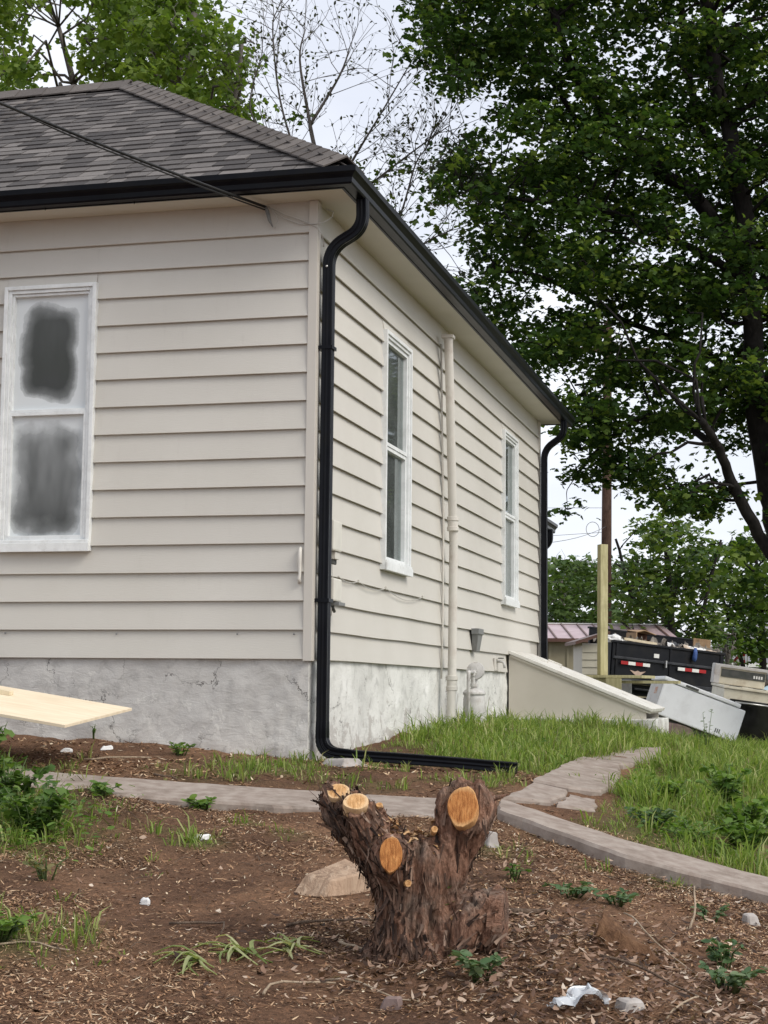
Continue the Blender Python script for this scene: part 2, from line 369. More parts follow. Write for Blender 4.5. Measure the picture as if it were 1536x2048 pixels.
# ------------------------------------------------------------------ the house
house = thing('house', 'beige lap-sided house with black gutters, shingled hip roof and parged foundation', 'house', (CX, CY, 0), (0, 0, -YAW))
ZB, ZT, EXP, DEPTH, WIDTH = 1.80, 5.08, .203, 9.90, 8.0
FRONT = lambda a, z, o: (a, -o, z)
SIDE = lambda a, z, o: (o, a, z)

def parging(fn, a0, a1, z0, z1, mat, step, seed, edge):
    na, nz_ = int((a1-a0)/step)+1, int((z1-z0)/step)+1; vs_ = []
    for j in range(nz_+1):
        z = z0 + (z1-z0)*j/nz_
        for i in range(na+1):
            a = a0 + (a1-a0)*i/na; q = Vector((a*2.2, z*2.2, seed))
            d = mnoise.fractal(q, 1.0, 2.0, 5)*.016
            lump = mnoise.noise(Vector((a*7, z*7, seed+9))); patch = mnoise.noise(Vector((a*1.1, z*1.6, seed+4)))
            low = max(0, 1.45-z)*1.4
            d += max(0, lump*.5+patch*.7-.1)*.034*(0.45+low) + .010*max(0, mnoise.noise(Vector((a*19, z*15, seed+3))))*(.5+low)
            ed = abs(a-edge); 
            if ed < .45: d += (mnoise.noise(Vector((a*14, z*9, seed+2))))*.014*(1-ed/.45)
            k = min(1, ed/.03)
            vs_.append(fn(a, z, -.028 + d*k))
    n1 = na+1; fs = [(j*n1+i, j*n1+i+1, (j+1)*n1+i+1, (j+1)*n1+i) for j in range(nz_) for i in range(na)]
    mb = MB(); mb.add(vs_, fs); return mb.build('foundation', mat, house, smooth=True, recalc=False)
f1 = parging(FRONT, -3.2, -.028, .7, 1.825, M['stucco_front'], .022, 1, -.028); tag(f1, 'grey rough parged foundation under the front wall')
f2 = parging(SIDE, .028, 8.0, .7, 1.825, M['stucco_side'], .03, 5, .028); tag(f2, 'whitewashed flaking foundation under the side wall')
mb = MB(); mb.box(-WIDTH, -3.2, .028, .25, .6, 1.8); mb.box(-.25, -.03, 8.0, DEPTH-.03, .6, 1.8); mb.box(-WIDTH, -.03, DEPTH-.25, DEPTH-.03, .6, 1.8); mb.box(-WIDTH, -WIDTH+.25, .25, DEPTH-.25, .6, 1.8)
mb.build('foundation', M['stucco_front'], house)

WIN_F = [(-2.435, -1.69, 2.575, 4.565)]
WIN_S = [(1.885, 2.765, 2.565, 4.55), (7.23, 8.115, 2.562, 4.56)]
def wall(fn, a0, a1, wins, end_in):
    mb = MB(); I = .035
    def bx(p0, p1, z0, z1):
        q = [fn(a, z, o) for a in (p0, p1) for z in (z0, z1) for o in (-.028, -.15)]
        xs, ys, zs = zip(*q); mb.box(min(xs), max(xs), min(ys), max(ys), min(zs), max(zs))
    cur = a0
    for (w0, w1, z0, z1) in sorted(wins):
        bx(cur, w0+I, ZB+.02, ZT); bx(w0+I, w1-I, ZB+.02, z0+I); bx(w0+I, w1-I, z1-I, ZT); cur = w1-I
    bx(cur, a1, ZB+.02, ZT)
    return mb.build('wall', M['trim'], house)
wall_front = wall(FRONT, -WIDTH, -.03, WIN_F, 0); wall_side = wall(SIDE, .155, DEPTH, WIN_S, 0)
mb = MB(); mb.box(-WIDTH, -.16, DEPTH-.12, DEPTH, ZB, ZT); mb.box(-WIDTH-.12, -WIDTH, 0, DEPTH, ZB, ZT); mb.build('wall', M['siding'], house)

def board(fn, wl_, a0, a1, z0, z1, seed, fill=False):
    if a1-a0 < .01: return
    rr = random.Random(seed); n = max(2, int((a1-a0)/.35)); vs_ = []
    for i in range(n+1):
        a = a0 + (a1-a0)*i/n; w = (mnoise.noise(Vector((a*.9, z0*3, 1.7)))*.0045 + mnoise.noise(Vector((a*2.3, z0*5, 4.7)))*.002) if fn is SIDE else mnoise.noise(Vector((a*.7, z0*3, 8)))*.0025
        o = mnoise.noise(Vector((a*1.3, z0*4, 2.2)))*.003
        lip = .004 + o; top = -.023
        vs_ += [fn(a, z0+w+.016, -.027), fn(a, z0+w, lip-.004), fn(a, z0+w+.003, lip+.0015), fn(a, z1+.020, top), fn(a, z1+.020, -.027)]
    fs = []
    for i in range(n):
        for j in range(5): fs.append((i*5+j, i*5+(j+1) % 5, (i+1)*5+(j+1) % 5, (i+1)*5+j))
    fs.append((0,1,2,3,4)); fs.append(tuple(n*5+j for j in (4,3,2,1,0)))
    mb = MB(); mb.add(vs_, fs); mb.build('siding_board', M['siding'], wl_)
for (fn, wl_, a0, a1, wins) in ((FRONT, wall_front, -5.2, -.061, WIN_F), (SIDE, wall_side, .068, DEPTH-.01, WIN_S)):
    for k in range(16):
        z0 = ZB + k*EXP; z1 = z0+EXP if k < 15 else ZT-.006; e1 = a1
        if fn is SIDE and k == 0: e1 = 7.55
        if fn is SIDE and k == 1: e1 = 9.2
        cur = a0
        for (w0, w1, wz0, wz1) in sorted(wins):
            if 4 <= k <= 13 and w0 < e1:
                board(fn, wl_, cur, w0+.012, z0, z1, k); cur = w1-.012
                if k == 13: board(fn, wl_, w0+.013, w1-.013, wz1-.012, z1, k+70)
        board(fn, wl_, cur, e1, z0, z1, k+40)
for (a_, z_) in ((-1.47,1.975),(-.55,1.975),(-.13,1.975),(-2.35,1.98)): MB().lathe([(.007,0),(.007,.004),(.003,.006)], 8, Matrix.Translation((a_,.006,z_)) @ Matrix.Rotation(R(90),4,'X')).build('nail', M['grey_metal'], wall_front)
mb = MB(); mb.box(-.062, .004, -.009, .016, ZB-.012, ZT-.003); mb.box(-.02, .0065, .0162, .072, ZB-.012, ZT-.003)
tag(mb.build('corner_board', M['trim'], house, bevel=.003), 'flat beige corner board at the near corner')
mb = MB(); mb.box(-.02, .008, DEPTH-.06, DEPTH+.012, ZB, ZT-.003); mb.build('corner_board', M['trim'], house, bevel=.003)

OV = .25
mb = MB(); mb.box(-WIDTH-OV, OV, -OV, .02, ZT, ZT+.02); mb.box(-.15, OV, .02, DEPTH+OV, ZT, ZT+.02); mb.box(-WIDTH-OV, -.15, DEPTH-.1, DEPTH+OV, ZT, ZT+.02); mb.box(-WIDTH-OV, -WIDTH, .02, DEPTH-.1, ZT, ZT+.02)
mb.build('soffit', M['soffit'], house)
mb = MB(); mb.box(-WIDTH-OV, OV+.018, -OV-.018, -OV, ZT-.012, ZT+.13); mb.box(OV, OV+.018, -OV, DEPTH+OV, ZT-.012, ZT+.13); mb.box(-WIDTH-OV, OV+.018, DEPTH+OV, DEPTH+OV+.018, ZT-.012, ZT+.13)
mb.build('fascia', M['black'], house)
GP = [(0,.118),(0,.003),(.004,0),(.072,0),(.080,.012),(.083,.045),(.100,.068),(.116,.080),(.118,.118),(.104,.121),(.106,.112),(.111,.110),(.109,.086),(.094,.073),(.077,.05),(.073,.016),(.069,.006),(.006,.006),(.004,.118)]
def gutter(kind, z, b, e0, e1, parent, mitre=True):
    n = 24; vs_ = []; m = len(GP)
    for i in range(n+1):
        t = i/n
        for (o, h) in GP:
            if kind == 'front': a = e0 + ((e1+o if mitre else e1)-e0)*t; vs_.append((a, -b-o, z+h+mnoise.noise(Vector((a*.5,1,1)))*.004))
            else: a0_ = e0-o if mitre else e0; a = a0_ + (e1-a0_)*t; vs_.append((b+o, a, z+h+mnoise.noise(Vector((a*.5,2,4)))*.004))
    fs = [(i*m+j, i*m+(j+1) % m, (i+1)*m+(j+1) % m, (i+1)*m+j) for i in range(n) for j in range(m)]
    fs.append(tuple(range(m))) if not mitre or kind == 'front' else None
    fs.append(tuple(n*m+j for j in range(9))) if kind != 'front' else None
    fs = [f for f in fs if f]
    mb = MB(); mb.add(vs_, fs); return mb.build('gutter', M['black'], parent, recalc=True)
GZ = ZT - .008
g_front = gutter('front', GZ, OV+.02, -WIDTH-.3, OV+.02, house); g_side = gutter('side', GZ, OV+.02, -OV-.02, 10.42, house)
for a in (-3.3, -2.72, -2.0, -1.3, -.55):                       # hanger screw tips under the front gutter
    mb = MB(); mb.tube([(a, -OV-.03, GZ+.002), (a+.004, -OV-.032, GZ-.018)], [.006, .003], 6); mb.build('gutter_screw', M['black'], g_front)

# downspouts: rectangular, ribbed, swept through their elbows
def bend(pts, r, n=8):
    P = [Vector(p) for p in pts]; out = [P[0]]
    for i in range(1, len(P)-1):
        a = (P[i-1]-P[i]); b = (P[i+1]-P[i]); k = min(r, a.length*.49, b.length*.49)
        s_, e_ = P[i]+a.normalized()*k, P[i]+b.normalized()*k
        for j in range(n+1):
            t = j/n; out.append(s_*(1-t)**2 + P[i]*2*t*(1-t) + e_*t*t)
    out.append(P[-1]); return out
def rect_prof(w, h, rib=.004):
    out = []
    for (ax, ay, bx_, by, nx_, ny_) in ((-1,1,1,1,0,1),(1,1,1,-1,1,0),(1,-1,-1,-1,0,-1),(-1,-1,-1,1,-1,0)):
        for j in range(9):
            t = .06 + .88*j/8; dep = -rib if j in (2, 3, 5, 6) else 0
            out.append(((ax+(bx_-ax)*t)*w/2 + nx_*dep, (ay+(by-ay)*t)*h/2 + ny_*dep))
    return out
DP = rect_prof(.098, .074)
def dspout(pts, parent, r=.11, name='downspout', crimp=()):
    path = bend(pts, r, 10); sc = [1.0]*len(path)
    for (i0, i1) in crimp:
        for i in range(i0, i1): sc[i] = 1.0 if i % 2 else .93
    mb = MB(); mb.sweep(path, DP, sc, up=(0,1,0)); return mb.build(name, M['black'], parent, smooth=True, angle=35)
ds = dspout([(.315,.06,ZT+.0),(.315,.075,4.87),(.064,.085,4.74),(.062,.085,1.165),(.30,.09,1.14)], house, .13)
tag(ds, 'tall black downspout running down the near corner')
MB().box(-.001,.112,.03,.14,2.2,2.225).build('strap', M['black'], ds); MB().box(-.001,.112,.03,.14,4.0,4.025).build('strap', M['black'], ds)
MB().lathe([(.008,0),(.008,.006),(.003,.009)], 8, Matrix.Translation((.062,.036,4.60)) @ Matrix.Rotation(R(90),4,'X')).build('screw', M['galv'], ds)
el = MB()
pth = bend([(.062,.085,1.37),(.062,.085,1.155),(.36,.09,1.135)], .20, 16); el.sweep(pth, [(a*1.05,b*1.05) for a,b in DP], [1.0 if i % 2 else .95 for i in range(len(pth))], up=(0,1,0)); el.build('elbow', M['black'], ds, smooth=True, angle=35)
mb = MB(); mb.sweep([(.26,.088,1.142),(.6,.10,1.128),(1.0,.13,1.105),(1.42,.17,1.075)], [(a*.98,b*.98) for a,b in DP], up=(0,1,0)); tag(mb.build('extension', M['black'], ds, smooth=True, angle=35), 'black extension lying on the ground')
ds2 = dspout([(.315,9.86,ZT+.0),(.315,9.86,4.88),(.064,9.84,4.70),(.062,9.84,1.3)], house, .13); tag(ds2, 'black downspout at the far corner')

# roof: truncated hip, shingles laid course by course
EV, SL, RUN = OV+.045, .655, 2.90; TH = math.atan(SL); RZ = ZT+.125
mb = MB()
xl, xr, yf, yb = -WIDTH-EV, EV, -EV, DEPTH+EV
c0 = [(xl,yf,RZ),(xr,yf,RZ),(xr,yb,RZ),(xl,yb,RZ)]; c1 = [(xl+RUN,yf+RUN,RZ+SL*RUN),(xr-RUN,yf+RUN,RZ+SL*RUN),(xr-RUN,yb-RUN,RZ+SL*RUN),(xl+RUN,yb-RUN,RZ+SL*RUN)]
mb.add(c0+c1, [(0,1,5,4),(1,2,6,5),(2,3,7,6),(3,0,4,7),(4,5,6,7),(3,2,1,0)])
roof = mb.build('roof', M['shingle_base'], house)
mb = MB(); mb.box(xl, xr+.004, yf-.006, yf+.02, RZ-.02, RZ+.004); mb.box(xr-.02, xr+.006, yf+.021, yb, RZ-.02, RZ+.004); mb.build('drip_edge', M['black'], roof)
SE = .143; NC = int(RUN/math.cos(TH)/SE)
def sh_mesh(w, th, rv):
    mb = MB(); g = .003
    p = [(g,0,0),(w-g,0,0),(w-g,SE+.03,0),(g,SE+.03,0),(g,0,th),(w-g,0,th),(w-g,SE+.03,th*.4),(g,SE+.03,th*.4)]
    mb.add(p, [(0,3,2,1),(4,5,6,7),(0,1,5,4),(1,2,6,5),(2,3,7,6),(3,0,4,7)])
    me = bpy.data.meshes.new('shingle'); me.from_pydata(mb.v, [], mb.f); me.materials.append(M['shingle']); return me, p
WIDS = (.13, .17, .21, .26); SHM = {(w, t): sh_mesh(w, t, 0) for w in WIDS for t in (.006, .012)}
FM = Matrix.Translation((0, yf, RZ)) @ Matrix.Rotation(TH, 4, 'X')
cnt = 0; rest = []; rr = random.Random(5)
for k in range(NC+1):
    w = k*SE - .02; lim = EV - max(0, w)*math.cos(TH) + .02; a = lim - rr.uniform(.0, .12); up_ = True
    while a > -5.6:
        wd = rr.choice(WIDS); th = .012 if up_ else .006; up_ = not up_ if rr.random() < .8 else up_
        a0_ = a - wd
        Mx = FM @ Matrix.Translation((a0_, w + rr.uniform(-.004,.004), .006 + (.002 if up_ else 0))) @ Matrix.Rotation(R(-1.6), 4, 'X')
        if cnt < 290 and a > -3.25:
            o = bpy.data.objects.new('shingle', SHM[(wd, th)][0]); COL.objects.link(o); o.parent = roof; o.matrix_local = Mx; cnt += 1
        else: rest.append((Mx, SHM[(wd, th)][1]))
        a = a0_
BF = np.array([(0,3,2,1),(4,5,6,7),(0,1,5,4),(1,2,6,5),(2,3,7,6),(3,0,4,7)])
SMx = Matrix.Translation((xr, 0, RZ)) @ Matrix.Rotation(R(90), 4, 'Z') @ Matrix.Rotation(TH, 4, 'X')
for k in range(NC+1):                                            # side slope, same coursing
    w = k*SE-.02; a = yf+max(0,w)*math.cos(TH); e = yb - max(0,w)*math.cos(TH)
    while a < e-.1:
        wd = rr.choice(WIDS); th = rr.choice((.006,.012)); rest.append((SMx @ Matrix.Translation((a, w, .006)) @ Matrix.Rotation(R(-1.6),4,'X'), SHM[(wd,th)][1])); a += wd
vv = []; fi = []; rn = []
for (Mx, p) in rest:
    b = len(vv); vv += [tuple(Mx @ Vector(q)) for q in p]; fi.append(BF+b); rn += [rr.random()]*8
so = np_mesh('shingle_field', vv, np.concatenate(fi), 4, M['shingle'], roof, rn); so['kind'] = 'stuff'
# hip and ridge caps
hd = Vector((-1, 1, SL)).normalized(); nf = Vector((0, -math.sin(TH), math.cos(TH))); ns = Vector((math.sin(TH), 0, math.cos(TH)))
wf_ = (hd.cross(nf)).normalized(); wf_ = wf_ if wf_.z < 0 else -wf_; ws_ = (hd.cross(ns)).normalized(); ws_ = ws_ if ws_.z < 0 else -ws_
def cap_mesh(d, a, b, na, nb, L_, W_):
    mb = MB(); n0 = ((na+nb)*.5).normalized(); t = .011
    rows = []
    for (l_, lift) in ((0, .030), (L_, .022)):
        for (vec) in (a*W_ + na*lift, n0*(lift+.030), b*W_ + nb*lift): rows.append(d*l_ + vec)
    top = [r_ + n0*t for r_ in rows]
    mb.add(rows+top, [(6,7,10,9),(7,8,11,10),(0,3,4,1),(1,4,5,2),(0,1,7,6),(1,2,8,7),(3,9,10,4),(4,10,11,5),(0,6,9,3),(2,5,11,8)])
    me = bpy.data.meshes.new('ridge_cap'); me.from_pydata(mb.v, [], mb.f); me.materials.append(M['cap']); return me
cm = cap_mesh(hd, wf_, ws_, nf, ns, .17, .165); n = int(RUN*math.sqrt(2+SL*SL)/.142)
for i in range(n):
    o = bpy.data.objects.new('ridge_cap', cm); COL.objects.link(o); o.parent = roof
    o.location = Vector((xr, yf, RZ+.008)) + hd*(i*.142 + .02); o.rotation_euler = (0, 0, rr.uniform(-.02,.02))
cm2 = cap_mesh(Vector((-1,0,0)), Vector((0,-math.cos(TH),-math.sin(TH))), Vector((0,1,0)), nf, Vector((0,0,1)), .34, .15)
for i in range(14):
    o = bpy.data.objects.new('ridge_cap', cm2); COL.objects.link(o); o.parent = roof; o.location = (xr-RUN-.02-i*.28, yf+RUN, RZ+SL*RUN+.004)

# ------------------------------------------------------------------ windows
def glass_mat(name, tint, tr, rough=.03):
    m, n, l, p = nodes(name); n.remove(p); out = n['Material Output']
    g = n.new('ShaderNodeBsdfGlossy'); g.inputs['Roughness'].default_value = rough; g.inputs[0].default_value = (.9,.95,.95,1)
    t = n.new('ShaderNodeBsdfTransparent'); t.inputs[0].default_value = (*tint, 1)
    fr = n.new('ShaderNodeFresnel'); fr.inputs[0].default_value = 1.5
    v = coords(n, l); nz_ = noise_tex(n, l, v, 3, 6)
    d = n.new('ShaderNodeBsdfDiffuse'); d.inputs[0].default_value = (.35,.37,.36,1)
    mx = n.new('ShaderNodeMixShader'); l.new(math_n(n, l, 'ADD', fr.outputs[0], .06), mx.inputs[0]); l.new(t.outputs[0], mx.inputs[1]); l.new(g.outputs[0], mx.inputs[2])
    mx2 = n.new('ShaderNodeMixShader'); l.new(math_n(n, l, 'MULTIPLY', nz_.outputs[0], tr), mx2.inputs[0]); l.new(mx.outputs[0], mx2.inputs[1]); l.new(d.outputs[0], mx2.inputs[2])
    l.new(mx2.outputs[0], out.inputs[0]); return m
def oversprayed_glass(name, cx_, hw, hh, cz, sx, seed, ghost):
    """dark glass with white overspray round its edge: the bare patch has a soft, irregular outline"""
    m, n, l, p = nodes(name); v = coords(n, l); sp = n.new('ShaderNodeSeparateXYZ'); l.new(v, sp.inputs[0])
    nz_ = noise_tex(n, l, coords(n, l, (1,1,1)), 5.5, 1.2, .4); nz_.inputs['Scale'].default_value = 3.6 + seed*.25
    dx = math_n(n, l, 'DIVIDE', math_n(n, l, 'ABSOLUTE', math_n(n, l, 'SUBTRACT', sp.outputs[0], cx_)), hw)
    dz = math_n(n, l, 'DIVIDE', math_n(n, l, 'ABSOLUTE', math_n(n, l, 'SUBTRACT', sp.outputs[2], cz)), hh)
    d = math_n(n, l, 'POWER', math_n(n, l, 'ADD', math_n(n, l, 'POWER', dx, 5.0), math_n(n, l, 'POWER', dz, 7.0)), .18)
    d = math_n(n, l, 'ADD', d, math_n(n, l, 'MULTIPLY', math_n(n, l, 'SUBTRACT', nz_.outputs[0], .5), .55))
    d = math_n(n, l, 'ADD', d, math_n(n, l, 'MULTIPLY', math_n(n, l, 'SUBTRACT', noise_tex(n, l, coords(n, l, (1,1,1)), 16, 5, .6).outputs[0], .5), .14))
    mask = ramp(n, l, d, [(.60, (.05,.05,.05)), (.82, (.22,.22,.22)), (.98, (.72,.72,.72)), (1.10, (1,1,1))]).outputs[0]
    smear = noise_tex(n, l, coords(n, l, (3, 3, 1.0)), 2.2, 2, .5)
    gf = math_n(n, l, 'MULTIPLY', ramp(n, l, smear.outputs[0], [(.30, (.35,.35,.35)), (.72, (1,1,1))]).outputs[0], ghost)
    up_ = math_n(n, l, 'MULTIPLY', gf, ramp(n, l, math_n(n, l, 'DIVIDE', math_n(n, l, 'SUBTRACT', sp.outputs[2], cz-hh), 2*hh), [(.12, (.06,.06,.06)), (1, (1,1,1))]).outputs[0])
    mask = math_n(n, l, 'ADD', mask, up_, True)
    col = mixc(n, l, mask, (.030,.033,.032), (.66,.69,.70)); l.new(col, p.inputs['Base Color'])
    l.new(math_n(n, l, 'ADD', math_n(n, l, 'MULTIPLY', mask, .5), .025), p.inputs['Roughness']); p.inputs['Specular IOR Level'].default_value = .6
    return m
M['glass_clear'] = glass_mat('window_glass', (.62,.68,.66), .30)
M['glass_screen'] = glass_mat('glass_behind_insect_screen', (.30,.31,.31), .85, .25)
M['curtain'] = pmat('grey_white_curtain', (.50,.50,.48), (.62,.62,.60), .9, 6)
M['blind'] = pmat('grey_green_blind', (.30,.33,.32), (.40,.43,.41), .8, 4)
M['tape'] = pmat('masking_strip', (.72,.74,.73), (.82,.84,.83), .5, 14)

def window(fn, w0, w1, z0, z1, label, front):
    def bx(mb, a0, a1, za, zb, o0, o1):
        q = [fn(a, z, o) for a in (a0,a1) for z in (za,zb) for o in (o0,o1)]; xs, ys, zs = zip(*q)
        mb.box(min(xs), max(xs), min(ys), max(ys), min(zs), max(zs))
    def rim(mb, a0, a1, za, zb, w, o0, o1, wb=None):
        wb = w if wb is None else wb
        bx(mb, a0, a0+w, za, zb, o0, o1); bx(mb, a1-w, a1, za, zb, o0, o1); bx(mb, a0+w, a1-w, zb-w, zb, o0, o1); bx(mb, a0+w, a1-w, za, za+wb, o0, o1)
    c = MB(); rim(c, w0, w1, z0, z1, .030, -.02, .034); rim(c, w0+.030, w1-.030, z0+.03, z1-.030, .026, -.03, .020, .05)
    W_ = tag(c.build('window', M['white'], house, bevel=.004), label)
    s_ = MB(); bx(s_, w0-.004, w1+.004, z0-.005, z0+.062, .0345, .052); bx(s_, w0+.002, w1-.002, z0+.062, z0+.082, .0345, .045); s_.build('sill', M['white'], W_, bevel=.004)
    zm = (z0+.05+z1)/2 - (.0 if not front else .0) + .03
    i0, i1 = w0+.057, w1-.057
    u_ = MB(); rim(u_, i0, i1, zm-.012, z1-.058, .018 if front else .030, -.045, .004); u_.build('sash', M['white'], W_, bevel=.002)
    d_ = MB(); rim(d_, i0, i1, z0+.082, zm-.013, .026 if front else .030, -.055, -.004 if not front else .010, .035); d_.build('sash', M['white'], W_, bevel=.002)
    if front:
        px = (i0+i1)/2
        m1 = oversprayed_glass('oversprayed_upper_glass', px-.02, (i1-i0)*.38, (z1-zm)*.41, (zm+z1)/2-.03, 1, 1, .10)
        m2 = oversprayed_glass('oversprayed_lower_glass', px-.0, (i1-i0)*.46, (zm-z0)*.43, (zm+z0)/2+.01, 1, 3, .55)
        p1_ = MB(); bx(p1_, i0+.016, i1-.016, zm, z1-.075, -.036, -.030); p1_.build('pane', m1, W_)
        p2_ = MB(); bx(p2_, i0+.024, i1-.024, z0+.11, zm-.035, -.030, -.024); p2_.build('pane', m2, W_)
        t = MB()
        for (a, b) in ((z0+.9, z0+1.12), (z0+1.2, z0+1.42), (z0+1.5, z0+1.85)):
            n = 5; pts = [fn(i0+.004+math.sin(k*2+a*9)*.006, a+(b-a)*k/n, .006+.004*math.sin(k*3+a)) for k in range(n+1)]; t.sweep(pts, [(-.007,-.0015),(.007,-.0015),(.007,.0015),(-.007,.0015)], up=(1,0,0))
        t.build('peeling_tape', M['tape'], W_)
    else:
        p1_ = MB(); bx(p1_, i0+.026, i1-.026, zm+.01, z1-.085, -.034, -.030); p1_.build('pane', M['glass_clear'], W_)
        p2_ = MB(); bx(p2_, i0+.026, i1-.026, z0+.112, zm-.04, -.044, -.040); p2_.build('pane', M['glass_screen'] if w0 > 5 else M['glass_clear'], W_)
        b_ = MB(); bx(b_, i0-.02, i1+.02, zm-.02, z1-.04, -.125, -.12); b_.build('blind', M['blind'], W_)
        vs_ = []; n = 60
        for i in range(n+1):
            a = i0-.03 + (i1-i0+.06)*i/n; o = -.13 + .016*math.sin(i*.9) + .012*math.sin(i*.37+1)
            vs_ += [fn(a, z0+.03, o), fn(a, zm+.02, o*.98)]
        cu = MB(); cu.add(vs_, [(2*i, 2*i+2, 2*i+3, 2*i+1) for i in range(n)]); cu.build('curtain', M['curtain'], W_, smooth=True, recalc=False)
    return W_
window(FRONT, *WIN_F[0], 'tall white window with oversprayed cloudy glass on the front wall', True)
window(SIDE, *WIN_S[0], 'white sash window with curtain, nearer on the side wall', False)
window(SIDE, *WIN_S[1], 'white sash window with insect screen, farther on the side wall', False)

# ------------------------------------------------------------------ pipe, boxes and fittings on the side wall
mb = MB(); mb.tube([(.10,3.90,4.90),(.10,3.98,4.4),(.10,4.14,3.2),(.10,4.18,3.0),(.10,4.15,1.9),(.10,4.08,1.0)], .042, 16)
vp = tag(mb.build('vent_pipe', M['whitepipe'], house, smooth=True, angle=50), 'tall painted vent pipe standing off the side wall')
for z, y in ((3.16, 4.145), (1.66, 4.135)):
    MB().lathe([(.046,-.07),(.056,-.066),(.056,-.03),(.050,-.026),(.050,.026),(.058,.03),(.058,.066),(.046,.07)], 18, Matrix.Translation((.10,y,z))).build('coupling', M['whitepipe'], vp, smooth=True, angle=40)
MB().box(.04,.155,3.85,3.95,4.895,4.925).build('cap', M['whitepipe'], vp, bevel=.004)
mb = MB(); mb.tube([(.016,3.97,4.86),(.014,4.02,4.2),(.018,4.10,3.2),(.014,4.11,2.2),(.015,4.06,1.7)], .010, 8); tag(mb.build('conduit', M['whitepipe'], house, smooth=True), 'thin painted conduit behind the vent pipe')

def hthing(name, label, cat, X_, Y_, Z_, group=None):
    """a thing fixed to the house: its own Empty, placed in house space"""
    x, y = to_xy(-X_, Y_); return thing(name, label, cat, (x, y, Z_), (0, 0, -YAW), group)
nid = hthing('utility_box', 'tall beige utility box fixed beside the near downspout, upper of two', 'utility box', 0, .32, 2.58, 'utility boxes on the side wall')
MB().box(.004,.085,-.10,.12,.0,.22).build('cover', M['box_plastic'], nid, bevel=.012); MB().box(.004,.07,.0,.11,-.055,-.003).build('terminal_block', M['box_plastic'], nid, bevel=.004)
for y in (.02, .06, .095): MB().lathe([(.012,0),(.012,-.03),(.008,-.036)], 8, Matrix.Translation((.04,y,-.055))).build('gland', M['plastic_dark'], nid)
MB().tube([(.04,.02,-.08),(.045,.025,-.2),(.03,.06,-.42),(.02,.08,-.46)], .003, 6).build('lead', M['wire_white'], nid)
nid2 = hthing('utility_box', 'short beige utility box fixed beside the near downspout, lower of two', 'utility box', 0, .33, 2.22, 'utility boxes on the side wall')
MB().box(.004,.085,-.09,.12,.0,.165).build('cover', M['box_plastic'], nid2, bevel=.012); MB().box(.004,.105,-.02,.14,-.03,-.004).build('bracket', M['grey_metal'], nid2, bevel=.003)
MB().tube([(.05,.0,-.03),(.05,.02,-.055),(.05,.05,-.07)], .012, 8).build('gland', M['plastic_dark'], nid2, smooth=True)
MB().tube([(.03,-.06,-.004),(.028,-.06,-.4),(.03,-.062,-.95)], .010, 8).build('conduit', M['whitepipe'], nid2, smooth=True)
w_ = hthing('drooping_wire', 'thin pale wire drooping along the siding below the near side window', 'wire', .006, .55, 2.42)
pts = []
for (a, b) in ((.05,.62),(.62,1.45),(1.45,2.75)):
    for i in range(9): t = i/8; pts.append((.005, a+(b-a)*t, -.06*4*t*(1-t)*(b-a)/1.0*.8))
MB().tube(pts, .0035, 5).build('strand', M['wire_white'], w_)
for y in (.62, 1.45, 2.75): MB().box(.0,.012,y-.012,y+.012,-.012,.012).build('staple', M['box_plastic'], w_)
vb = hthing('wall_vent', 'small grey sheet metal chute hanging on the side wall', 'vent', 0, 5.62, 1.99)
MB().box(.004,.085,-.13,.13,.175,.235).build('hood', M['grey_metal'], vb, bevel=.006)
mb = MB(); mb.add([(.006,-.115,.18),(.075,-.115,.18),(.075,.115,.18),(.006,.115,.18),(.006,-.085,0),(.05,-.085,0),(.05,.085,0),(.006,.085,0)], [(0,1,2,3),(7,6,5,4),(0,4,5,1),(1,5,6,2),(2,6,7,3),(3,7,4,0)]); mb.build('chute', M['grey_metal'], vb, bevel=.004)
fc = hthing('garden_tap', 'painted outdoor tap on a small plate near the cellar hatch', 'tap', 0, 6.85, 1.84)
MB().box(-.003,.014,-.11,.10,-.03,.11).build('plate', M['trim'], fc, bevel=.003); mb = MB(); mb.tube(bend([(.014,0,.07),(.09,0,.07),(.10,0,.0)], .03, 5), .013, 8); mb.build('spout', M['meter'], fc, smooth=True)
MB().lathe([(.004,0),(.035,.003),(.035,.012),(.004,.016)], 10, Matrix.Translation((.06,0,.10))).build('handle', M['plastic_dark'], fc)
hk = hthing('cover_strip', 'short white bracket fixed beside the near corner board', 'bracket', -.09, 0, 2.33)
MB().tube([(0,-.006,0),(-.004,-.022,.03),(0,-.012,.06),(0,-.024,.16),(.002,-.024,.22),(0,-.004,.25)], [.012,.014,.011,.015,.015,.011], 8).build('bar', M['whitepipe'], hk, smooth=True)

# gas meter
gm = hthing('gas_meter', 'grey gas meter with pipes and regulator at the foot of the vent pipe', 'gas meter', .24, 4.50, 1.22)
MB().lathe([(.10,0),(.118,.02),(.122,.10),(.122,.27),(.112,.31),(.128,.318),(.128,.335),(.10,.36),(.05,.375)], 20, Matrix.Translation((0,0,.02)) @ Matrix.Diagonal((.85,1.1,1,1))).build('body', M['meter'], gm, smooth=True, angle=40)
MB().box(-.06,.075,.135,.235,.0,.25).build('index_box', M['meter'], gm, bevel=.02)
MB().box(-.05,.05,.13,.22,.27,.355).build('dial_housing', M['plastic_dark'], gm, bevel=.012); MB().box(-.045,.045,.225,.275,.265,.36).build('dial_cover', M['box_plastic'], gm, bevel=.01)
for y in (-.06, .05): MB().lathe([(.022,0),(.022,.03),(.034,.03),(.034,.06),(.02,.06),(.02,.14)], 10, Matrix.Translation((0,y,.38))).build('union', M['meter'], gm, smooth=True, angle=40)
